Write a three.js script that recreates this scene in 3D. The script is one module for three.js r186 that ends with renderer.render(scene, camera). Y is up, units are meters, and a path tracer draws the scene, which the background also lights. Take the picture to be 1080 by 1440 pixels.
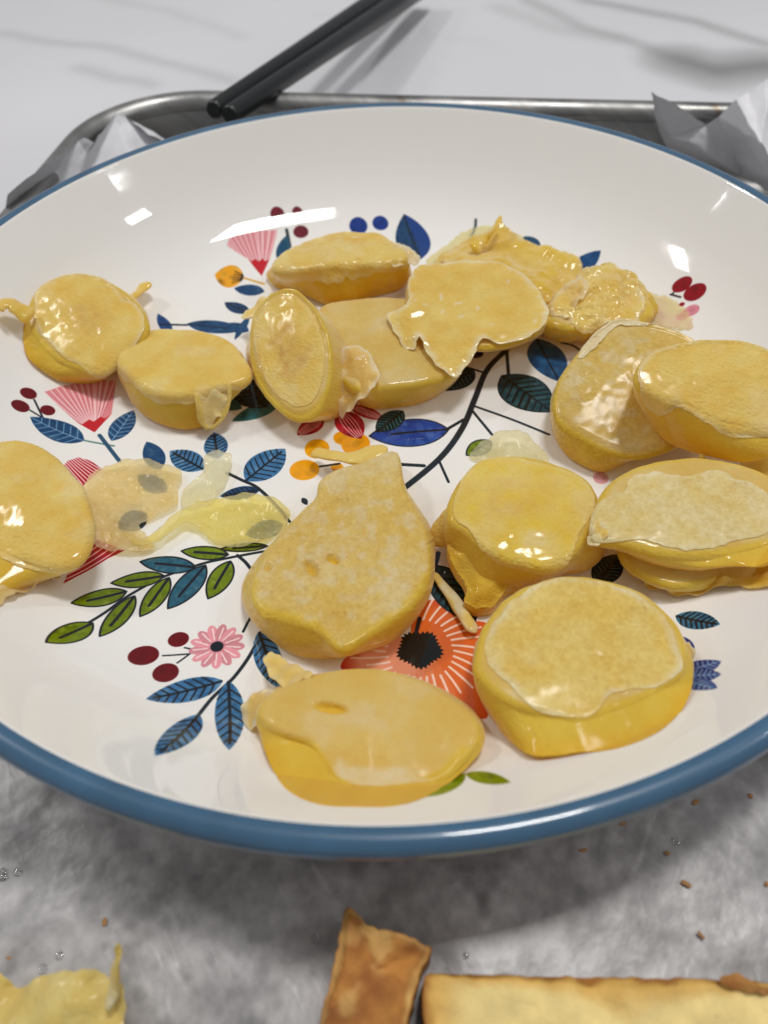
import * as THREE from 'three';
import { mergeVertices, toCreasedNormals, mergeGeometries } from 'three/addons/utils/BufferGeometryUtils.js';
import { RectAreaLightUniformsLib } from 'three/addons/lights/RectAreaLightUniformsLib.js';

// ------------------------------------------------------------------ camera, light, exposure
const scene = new THREE.Scene();
const camera = new THREE.PerspectiveCamera(69.4, 768 / 1024, 0.01, 20);
camera.position.set(-0.00147, 0.11086, 0.15293);
camera.up.set(0.04259, 0.63045, -0.77506);
camera.lookAt(-0.00147, -0.04429, 0.02672);
camera.focus = 0.175;
camera.userData.fStop = 13;
scene.add(camera);

const renderer = new THREE.WebGLRenderer({ antialias: true });
renderer.setSize(768, 1024);
renderer.toneMapping = THREE.LinearToneMapping;
renderer.toneMappingExposure = 1.08;
renderer.shadowMap.enabled = true;

RectAreaLightUniformsLib.init();
scene.background = new THREE.Color().setRGB(0.25, 0.25, 0.255);   // the even light of the room all round
function panel(x, y, z, w, h, turn, power, color) {                // a ceiling panel of w x h metres
  const l = new THREE.RectAreaLight(color, power, w, h);
  l.position.set(x, y, z);
  l.up.set(Math.sin(turn), 0, Math.cos(turn));
  l.lookAt(0, 0, 0);
  scene.add(l);
}
panel(0.27, 1.6, -0.24, 0.32, 0.24, 0.1, 46, 0xfffcf8);
panel(-1.05, 1.36, -0.55, 0.22, 0.07, 0.9, 100, 0xfffcf8);
panel(1.18, 1.13, 0.25, 0.12, 0.08, 1.2, 40, 0xffffff);
panel(1.08, 1.26, 0.10, 0.13, 0.08, 1.2, 40, 0xffffff);
panel(-1.33, 0.97, -0.30, 0.12, 0.06, 0.9, 46, 0xffffff);

// ------------------------------------------------------------------ measured shapes, in millimetres (plate centre at the origin, rim top at y = 0)
const SLICES = {
  pale_left: {T:[-101.9,-33,-100.5,-37.7,-94.7,-41.6,-88.4,-42.2,-81.8,-40.3,-73.4,-34.5,-66.7,-25.9,-65.7,-20.7,-69.4,-15.3,-73.8,-10.8,-78.1,-8.1,-84.3,-10.2,-91.5,-14,-98,-21,-101.5,-27.4],B:[-103,-26.9,-101.8,-20.2,-99.8,-15.5,-93.4,-11.5,-89.3,-11.4,-81.7,-13.9,-78.2,-18.8,-72.9,-30.1,-71.8,-40,-76.5,-48.5,-85.6,-50.4,-94.3,-46.4,-100.2,-38.3],P:[-16.00,0.05,-0.30,-83.47,-24.60],lift:0},
  tucked: {T:[-72.8,-9.6,-71.5,-18.2,-66.3,-23.3,-58.2,-23.7,-49.8,-21.5,-42.2,-16.2,-36.4,-6.6,-36,-0.7,-38.6,1.4,-45,3,-48.6,4.7,-56,5.1,-63,2.4,-68.1,-3.4],B:[-77.9,-20.3,-73.2,-8.2,-68,-0.8,-62.2,3.8,-55,6.5,-48.3,5.5,-44.7,2.1,-42.4,-11.1,-40.7,-20.4,-49.1,-29.3,-62.6,-33.5,-73.9,-30.1],P:[-18.50,0.00,0.00,-54.60,-8.53],lift:0},
  folded: {T:[-32.7,-50.9,-29.9,-57.4,-25,-63.1,-19,-67.7,-9.8,-68.7,0.7,-66.5,7.1,-59.8,9.4,-52.8,2.9,-50.1,-7,-50.1,-17.9,-50.1,-26.6,-48.5],B:[-36.7,-65.5,-35.2,-59.7,-27.4,-55.2,-20.4,-50.4,-16.4,-47.9,-10,-48.2,-0.8,-51.4,9.1,-56.5,10.5,-64.6,2.2,-73.4,-12.4,-77,-27,-74.9],P:[-17.50,0.00,0.00,-11.72,-57.77],lift:0},
  leaning: {T:[-36.3,-13.3,-34.9,-19.8,-30.5,-22.9,-24.6,-22.6,-19.4,-18,-15.8,-12.3,-13.3,-4.8,-13.1,2.7,-14.8,8.9,-17.5,12.7,-22.4,13.1,-27.2,9.3,-32.1,3.2,-35.4,-4.4],B:[-40.7,-25.4,-37.1,-13.8,-32.4,-5,-27.4,1.1,-21.9,4.6,-16.1,5.5,-12.3,4,-9.8,-4.5,-10.1,-20,-13.4,-33.8,-21.3,-41.5,-32.3,-38.6,-39.1,-32.1],P:[-14.00,0.35,-0.45,-24.37,-4.55],lift:0},
  under: {T:[-17.8,-33.2,-7.2,-36.7,3.4,-37,13.8,-32.7,20.3,-23.6,21.7,-10.7,19.2,-1.2,12.3,2.1,4.1,3.3,-2.9,4,-7.6,3.7,-13.3,-3.9,-17.4,-16.4],B:[-18,-45,-7.8,-48,5.9,-47.1,18.8,-38.7,23,-24.5,21.6,-10.1,12.8,-1.3,2.3,1.5,-5.2,0.8,-11.2,-7.6,-16.5,-20.5],P:[-20.00,0.00,0.00,2.36,-15.10],lift:0},
  draped: {T:[9.2,-41.3,12.5,-46.7,20.2,-47.6,27.8,-47.8,35.3,-46.9,42,-40.7,45.7,-30.6,46.7,-21,43.3,-13.8,36.4,-9.6,27.4,-7.4,17.9,-9.3,10.5,-14.4,8,-27.1],B:[11,-56.4,25.3,-60.6,39.1,-57.5,48.5,-50.8,52,-40.1,49.7,-29.5,39.1,-22,30.1,-21,17.5,-22.5,10.4,-28.7,9.1,-43.1],P:[-17.00,0.00,0.00,27.79,-26.39],lift:0},
  big_right: {T:[42.8,13,44.9,7.2,49.3,1.6,56.7,-5.5,62.6,-8.1,71.3,-5.3,77.8,-1.8,81.5,1.9,79.9,13.9,75.1,24.9,68.3,29.4,61.3,30.7,55.6,29.3,47.8,24,43.2,19.4],B:[46.1,1.9,44.2,14.3,46.3,22.2,50.1,26.2,54.7,28.7,61.2,25.6,69.3,22.5,79.1,19.9,87.4,9.8,91.9,-5.8,87.4,-16.9,73,-23.9,55.9,-12.5],P:[-16.00,0.10,-0.30,61.77,12.09],lift:0},
  stacked: {T:[57.4,23.7,59.5,18.8,65.9,15.7,73,13.9,82.1,14.3,89.7,17.4,94.3,25.1,93.8,33.1,87.7,38,82.3,37.8,76.9,37,71.1,34.3,66.2,30.9,60.4,27.4],B:[65.1,6.9,64,15,64.9,23.3,67.6,29.8,71.6,33.5,76,36.3,81.6,39.9,87.7,40.5,94.7,36,98.9,24.9,96.7,10.7,86.5,2,74.1,0.7],P:[-4.00,0.00,-0.30,76.29,26.11],lift:11},
  white_faced: {T:[41.7,58.6,44.2,52.2,47.2,47.2,52.1,43.5,58.5,40.8,64.5,39.7,71.5,40.1,78.8,42.1,85.3,46.4,87.3,54.2,83.3,61.3,77.3,63.8,68.9,65.6,62.3,65.8,54.8,64.7,46.9,61.7,42.6,61.9],B:[47.3,51.2,50,57.6,55.3,62.7,63.7,66.7,69.3,67.6,76,68.8,83,62.4,86.4,50.5,82.2,39.8,70.8,35.6,56.2,39.9],P:[-14.00,0.00,-0.08,65.14,53.44],lift:7},
  lower_right: {T:[50.1,57.4,54.8,51.4,65.6,47.7,81.7,48.6,89.6,53.4,88.6,63.5,79.1,68.3,70.8,67.1,64.3,68.3,59,68.3,54.3,65.8,51.1,62.4],B:[53.3,52.6,53.9,59.6,56.8,63.3,61.2,66.6,65.9,67.5,71.4,67.3,77,71.3,83.4,69.7,86.9,57.4,76.8,43.8,59.8,45.6],P:[-22.50,0.00,0.05,70.12,58.89],lift:0},
  glossy: {T:[12.4,49.2,15.6,42.3,19.8,36.9,25.2,34.8,33.2,35.7,39.9,38.8,44.9,43.3,46.2,48.4,44.6,54.5,41.7,59.2,36.7,64.2,31.9,65.7,25.4,64.1,19.3,60.6,15.1,55.8,12.6,53.8],B:[13,45.2,13,52.7,17,59.1,18.8,63.4,23.2,64.6,29.8,62.7,39.5,59.2,43.8,58.9,48.3,55.3,50.1,50,50.7,40.4,45.1,33.2,31.3,30,18.1,35.2],P:[-15.50,0.00,-0.05,28.95,51.11],lift:0},
  pear: {T:[-30.4,66.8,-29.1,60.7,-26.7,55.9,-23.2,48.9,-19.4,43.2,-16.7,39.3,-17.5,37.4,-15,33.8,-11.3,31.3,-7,29.9,-0.8,26.7,2.7,25.4,3.1,31.5,3.6,39.1,6,46.2,8.1,52.7,8.3,60.8,6.6,68.6,2.3,74,-4.3,78.9,-8.8,82,-11.6,83,-15.2,78.4,-22.5,75,-27.7,73],B:[-34.3,60.8,-33.7,55.9,-29.7,49.1,-22.5,39.8,-17,33.2,-13.9,27.5,-7.5,23.9,1.9,20.9,3.8,30.9,9.5,43.7,10.4,50.1,9.1,58.1,5.4,68.3,-0.7,74.8,-5.8,76.8,-10.8,78.2,-15.6,78.5,-20.9,77.6,-26.1,74.2,-31,68.9],P:[-19.00,0.00,0.05,-11.34,57.25],lift:0},
  front_centre: {T:[-26.2,95,-23.5,91.1,-18.2,89,-12.1,87.7,-4.4,87.8,1.5,89.7,6.2,92.1,10.6,96.1,13.5,99.7,13.8,102.8,10.9,106.9,6,110.6,0.1,111,-6.4,111.2,-10.8,109.7,-13.6,106,-16.2,102.4,-20.9,100.1,-24.9,97.8],B:[-28,90.6,-26,98.2,-22.3,106.7,-18.3,112.4,-13.3,115.4,-7.8,116,-2.3,116.1,2.2,114.7,6.6,111.1,12.3,105.2,15.2,98.8,13.6,92.2,5.7,86.2,-5.9,82.9,-19.1,83.4,-25.4,86],P:[-14.00,0.03,0.08,-5.72,100.21],lift:0},
  front_right: {T:[13.6,91.1,14.4,86.8,16.7,80.8,21.9,75,28.1,71.9,35.3,70.4,42.5,72,48.6,75,51.7,79.8,53.4,83.9,53.3,88.7,51.3,93.4,47.7,95.4,42,98.2,36.5,100,30.6,101.6,26.9,100.6,21.6,99,17.4,96.4,14.7,93.2],B:[15.5,81.3,15.8,89.4,17.5,96.3,19.4,102.1,21.9,106.6,25.1,106.9,29.4,106.7,35.7,106.9,42.4,105,48.8,100.2,53.6,93.4,56.1,87.8,56.4,77.5,47.8,67.4,32.4,66.1,20.5,72.9],P:[-12.00,0.00,0.03,33.86,87.18],lift:0},
  left_edge: {T:[-97.2,42.3,-98.5,32.9,-95.4,26.4,-89.9,24.8,-84.5,26.2,-77.6,30.9,-71.5,37.5,-66.9,45.8,-65.2,52.2,-65.6,58.3,-68.5,60.9,-73.9,60.3,-79.5,58.7,-85.6,55.8,-92.2,51.2],B:[-99.4,42,-101.7,32,-98.6,23.4,-90.3,21.8,-80.7,27.5,-73.8,39,-72.3,47.1,-73.4,52.8,-75.9,57.6,-79.4,62.1,-82.2,67.1,-86.5,66,-93,57.3],P:[-14.00,-0.02,-0.05,-81.83,43.87],lift:0},
  crumpled: {T:[49.7,-28.2,56.1,-35.4,62.3,-40.7,70.5,-44.2,76,-39.9,78.6,-32.3,77.4,-23.2,71.7,-19.4,61.3,-18.1,53.3,-18.5,47.8,-22.1],B:[52.4,-40,60.6,-48.2,70,-51.2,78.8,-46.4,82.6,-37.2,82.1,-31.3,76.6,-27.8,65,-26.3,57.1,-24.2,48.1,-27.9],P:[-19.00,0.00,-0.15,64.09,-30.82],lift:0},
};
const SHEETS = {
  puddle: [19.2,-28.9,-67.8,23.9,-28,-72.9,30.2,-27.1,-76.1,35.1,-25.5,-77.4,38.4,-23.3,-76.6,41.6,-21.6,-78.2,45,-22.2,-73.3,48.8,-23.6,-68.8,54.2,-24.1,-67.2,60.2,-24.8,-63.6,65,-25.4,-61.2,65.7,-26.9,-54.2,62.2,-27.5,-47.4,57.6,-27.8,-44.5,52.1,-27,-38.8,49,-25,-42.1,44.8,-23,-47.8,37.7,-22,-53.8,29.1,-23,-56.8,22.8,-26,-61.2],
  film_orange: [-77.6,-29.2,27.1,-75.5,-29.4,21.2,-68.9,-29.3,17.9,-63,-29,18,-57.8,-29,20.6,-53.3,-29,22.1,-53.6,-29.5,28.7,-53,-29.8,33.6,-57.9,-30,37.1,-61.3,-29.6,39.4,-59,-29.2,42.9,-56.2,-29.4,47,-60.6,-29.1,48.2,-65.1,-28.6,47.9,-70.4,-27.7,46,-72.5,-27.5,42,-75,-28.3,34.5],
  film_flap: [-51.5,-30,34,-51.9,-29.6,27.7,-47.5,-29,23.4,-47.5,-28.4,18.7,-44.9,-28,16.7,-40.6,-27.8,18.4,-40.6,-28.6,23.7,-42.3,-29.4,29.7,-44.7,-29.8,32.7,-48.3,-30,33.9],
  film_long: [-64.6,-28.1,42.4,-61.5,-28.1,43.6,-58.7,-28.1,45.2,-56.3,-28.3,42.4,-54.2,-28.4,39.7,-51.4,-28.5,35.9,-44.4,-28.6,33.5,-38.4,-28.2,32.5,-32.7,-28,32.8,-27.9,-28.4,34.3,-24.3,-29.6,37.9,-27.5,-29.8,43.9,-32.2,-29.6,46.6,-38.4,-29.4,47.3,-42.6,-29.4,45.8,-46.2,-29,42.2,-49,-28.4,40.6,-52.5,-28,43.1,-56.6,-28.2,46.8,-59.6,-28.2,47],
  film_bubble: [21.7,-30,20.7,25.4,-28.5,17,30.2,-27,14.8,35.7,-27,15.4,39.1,-28,19.3,41.3,-29,24.6,37.1,-29,26.1,30.9,-29,24.5,24.8,-30,23.2],
  smear: [81.6,-27.3,-40.1,85.6,-25.6,-40.3,89.3,-25,-34.5,91.9,-25,-27.2,91.4,-25.9,-22.6,87,-27,-24.4,82.1,-27.6,-28.9],
  melt_back: [16.5,-30.4,-68.7,23.2,-29.5,-78.4,31.1,-27.8,-84,39.6,-26.4,-84.2,50.8,-27.2,-75.6,40.9,-28.7,-73.5,28.7,-29.5,-71.5],
  strand_a_left: [-106,-8.8,-23,-103.8,-9.4,-25.3,-101.6,-11.3,-25.5,-98.5,-14,-24.5],
  strand_a_right: [-77.4,-23.3,-45,-75.2,-23.5,-49.7,-73.4,-23.6,-54.6],
  strand_s: [9.2,-29.5,57.2,11,-29.8,60.4,13,-29.8,63.9,14.7,-29.4,68.3,16.9,-28.6,73.8],
  strand_pear: [-19.2,-27,19.7,-13.5,-25,23.4,-7.1,-23,26.2,0.1,-22,24.4],
  skirt_p: [-72.1,-25.1,54.1,-75.4,-24.5,57.8,-78.7,-21.3,62.9,-81,-16.7,69.3,-82.2,-12.7,73.7,-84.4,-11.7,69.7,-81.7,-15.6,65.1,-76,-20.1,59.8,-72.8,-22.7,54.7],
  back_curl: [-41.9,-24,-35.2,-39.4,-23,-38.2,-34.9,-21,-40.1,-31.7,-19,-39.2,-32.6,-20,-34.2,-37,-22,-32.1],
  skirt_k: [51,-26.5,58.5,53.6,-28.5,61.5,56.7,-28.2,64.9,60.6,-27,67.7,65.6,-25.2,68.8,70.5,-23.3,68.1,74.5,-20,70.8,78.3,-16.5,72.7,78.7,-14.9,69.9,70.2,-21,66.7,60.5,-23.3,66,54.4,-25,61.7],
  drape_skin: [8.8,-14.5,-37.5,12.7,-14,-42.7,19.7,-13.5,-42.9,27.5,-13.5,-43,35,-13.5,-42.1,41.3,-13.5,-36.1,45.2,-14,-27.7,46.8,-15,-18.9,43.3,-15.5,-11.8,38,-16,-8.5,32.2,-16.5,-8,27.1,-15.5,-8.9,24.8,-16.5,-4.8,21.9,-18,-0.4,18.9,-19.5,2,15.3,-18.5,-0.8,12.6,-18,-5.7,11,-16.5,-10.6,9.8,-16.5,-13.2,8.8,-19.2,-9.6,6.5,-19.5,-10.7,4.2,-18.5,-15.6,2,-17.5,-24.5,7.3,-15,-25.3],
  strand_l: [17.9,-17,48.4,15.2,-17,48.8,13.1,-19,49.5,11.6,-23,50,10.3,-27,51.6],
  neck: [-17.7,-18.8,42.3,-16.9,-19.5,39.6,-17.6,-21,36.9,-15.3,-23,31.2,-11.9,-24,28.1,-7.2,-24.6,25.9,-1.7,-25,22.4,1.6,-25.4,19.9,3.8,-26,21.2,3.1,-24,28,3.5,-20.5,37.7,5.4,-18.4,44.8,4.1,-17.8,49,-4.7,-17.4,49.6,-14.3,-17.8,47.6],
  tube: [-49.3,-18.4,4.8,-49,-21.5,6.9,-48.9,-25.5,8.1,-47.8,-28.5,8.3],
  tube_b: [-41,-18.4,1.4,-41.5,-22,3.5,-43.6,-26,6,-47.4,-28.5,8.4],
  tube_web: [-49.3,-18.4,4.8,-44.9,-18.2,3.6,-41,-18.2,1.6,-41.5,-22,3.5,-43.6,-26,6,-47.3,-28.5,8.4,-48.9,-25.5,8.1,-49,-21.5,6.9],
  ruffle_h: [48.8,-21,-29.9,52.4,-18.5,-32.4,56.4,-17.5,-35.6,59.7,-16.5,-36,60.8,-16,-31.6,57.3,-17,-25.7,53.5,-19,-21.3,51.3,-22,-22.2,49.6,-24,-27],
  spike_g: [31.1,-23,-64.1,35.3,-21,-67.6,38.2,-18.5,-68.7,41.1,-17,-74.2],
  flap_c: [2.1,-17.5,-58.1,7,-16.5,-59.3,10.9,-17,-56.6,13.4,-18,-53.3,12,-19.5,-51.4,8.9,-19,-52,6.1,-18,-49.1,3.2,-17,-51.6],
  flap_d: [-10.6,-19,-11.6,-5.8,-18,-10.6,-3.5,-17,-6.2,-1.2,-17,2.2,-3.1,-18.5,5.9,-6.2,-21,6.8,-9.9,-26,6.1,-12,-29.5,5.6,-12.7,-23,4.2,-11.8,-20,-2.3],
  drip_j: [73.1,-17,35.8,74.8,-19,35.9,76.4,-20.5,36.9,77.4,-21.5,37.4],
  flap_n: [-30.5,-24,92.9,-30.1,-22,91.2,-28.1,-21,89.3,-25.6,-19,89.3,-23.5,-17,91.4,-24.6,-17,94.8,-26.6,-20,96.2,-28.8,-23,95.7],
  tip_n: [-27.4,-26,79,-26,-26,77.5,-23.1,-25,80.3,-18.9,-21,84.4,-16.4,-18,87.3,-18.8,-16,89.6,-23,-19,88.6,-25.8,-23,83.9],
  flap_o: [52.4,-13,86.8,54.8,-14,85.6,56,-16,86.3,55.4,-19,88.9,52.6,-17,91.6,49.1,-14.5,92.1,47.1,-12.5,91.2,50,-12,89.7],
  flap_k: [42.2,-13.5,58.4,44.4,-13,56.6,45.6,-13.2,60.4,43,-15.4,61.7,41.6,-16.5,61,41.3,-16,59.3],
  melt_l: [12.5,-22,54.8,12.8,-23.5,58.6,14.8,-25,61.9,15.9,-26,64.3,15.2,-27.4,66.7,17.4,-28,68.6,21.1,-27.6,68.3,23.7,-26,66.1,26.1,-24,63.2,23,-22,59.3,17,-21,56.4],
  melt_j: [76.1,-18,35.1,80.7,-18,36.5,83.2,-20,40,83.8,-20.5,44.4,89.2,-19,46,92,-15,38.9,86.6,-12,36.9,81.6,-14,34.7],
  paper_left: [-120.4,-9,-85,-106,-9,-122.4,-103.6,-8,-122.7,-100.9,-10,-123.5,-104,-13,-121.5,-98.7,-11,-150,-95,-12,-149.5,-86.2,-17,-143,-131.7,-26,-89.3,-111.1,-27,-106.1,-89.5,-29,-128.1,-76,-28,-152.3],
  paper_right: [102.6,-5,-133.8,114.3,-22,-133.7,119.2,-22,-129.1,125.9,-17,-132,115,-10,-126.7,128.6,-13,-129.6,129.6,-5,-123.2,137.4,-6,-131.6,142.1,0,-129.1,156.9,4,-126.1,161.6,-36,-95.1,144.2,-36,-128.5,133.4,-11,-101.9,119.3,-36,-145.5,140.4,-20,-96.8],
  crust: [-10.6,-24,126.2,-9.2,-24,126.6,-6.6,-23,129.2,-2.1,-22,130.6,0.7,-23,131.5,3.1,-25,132.6,1.3,-24,135.5,-0.1,-22,139.2,-1.6,-22,143.6,-2.8,-22,147.7,-16.4,-24,147.2,-14.8,-24,142.1,-12.8,-23,135.8,-11.6,-23,131.1],
  toast: [1.9,-24,136.6,6.5,-24,136.3,19.7,-24,137,32.8,-24,137.7,45.7,-24,138.4,55.3,-24,139.1,67,-24,140,76.9,-24,141.7,67.5,-24,160.8,38,-24,163.4,2.1,-24,162.9,1.3,-24,155.7,1.6,-24,146.1],
  nub: [46.4,-23,138.7,48.5,-22,138,50,-22,138.4,51.3,-22,139.2,54.1,-23,139.9,53.6,-24,140.9,49.5,-24,140.3],
  blob: [-76.4,-30,135.6,-71.8,-28,132.6,-66.5,-27,133.6,-64,-29,135.2,-59.5,-27,134,-54.6,-26,133.6,-51.3,-26,133.3,-49.3,-26,134,-46.1,-26,135.4,-44.9,-27,140.8,-44,-28,146.1,-52.4,-30,149.1,-69.8,-30,148.6],
  blob_spike: [-47.3,-26,137.1,-46,-22,135.2,-44.8,-18,133.5,-44.1,-15,131.7],
  stick_a: [-59,-7.5,-140.8,6.5,-25,-315.1],
  stick_b: [-52.6,-7.5,-135.9,19,-25,-311.2],
  crumbs: [67.6,-38,107.2,56.7,-38,107.9,33.2,-38,115.8,48.7,-38,116.9,50.9,-38,130.5,50.7,-38,122.2,-70.9,-38,129.4,-55,-38,124.4,65.2,-38,122.8,41.7,-38,111.3],
  oil_drops: [8.2,-38,120.1,-16.9,-38,128.5,9.4,-38,132.1,-62,-38,129.4,-64.4,-38,131.4,-73.4,-38,115.3,-76.1,-38,115.2,-75.8,-38,116.1,51,-38,114.9],
  veins: [-214.4,-42,-346.1,-184.7,-42,-328.2,-145.7,-42,-316.3,-113.9,-42,-292.4,-68.5,-42,-259.4,-155,-42,-287.1,-132.7,-42,-270.6,-110.4,-42,-259.3,130.2,-42,-358.2,158.7,-42,-336.4,185.4,-42,-315.9,212,-42,-278.9,96.9,-42,-362.4,120.9,-42,-312.5,146.1,-42,-286.4,162,-42,-262.2,175.4,-42,-247,202,-42,-251.4,78.5,-42,-352.3,105.4,-42,-314.3,136.6,-42,-294.7],
  white_i: [50.9,-14.2,2.4,52.8,-12.7,-1.8,56.3,-11.3,-5.6,59.2,-10.4,-7.3,58.7,-10.1,-8.7,62.8,-9.4,-9.4,69,-9.4,-7.6,71.6,-9.9,-5.1,66.6,-10.5,-4.7,61.8,-10.8,-5.2,58.4,-11.9,-2.7,54.8,-13.3,0.6],
};
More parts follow.
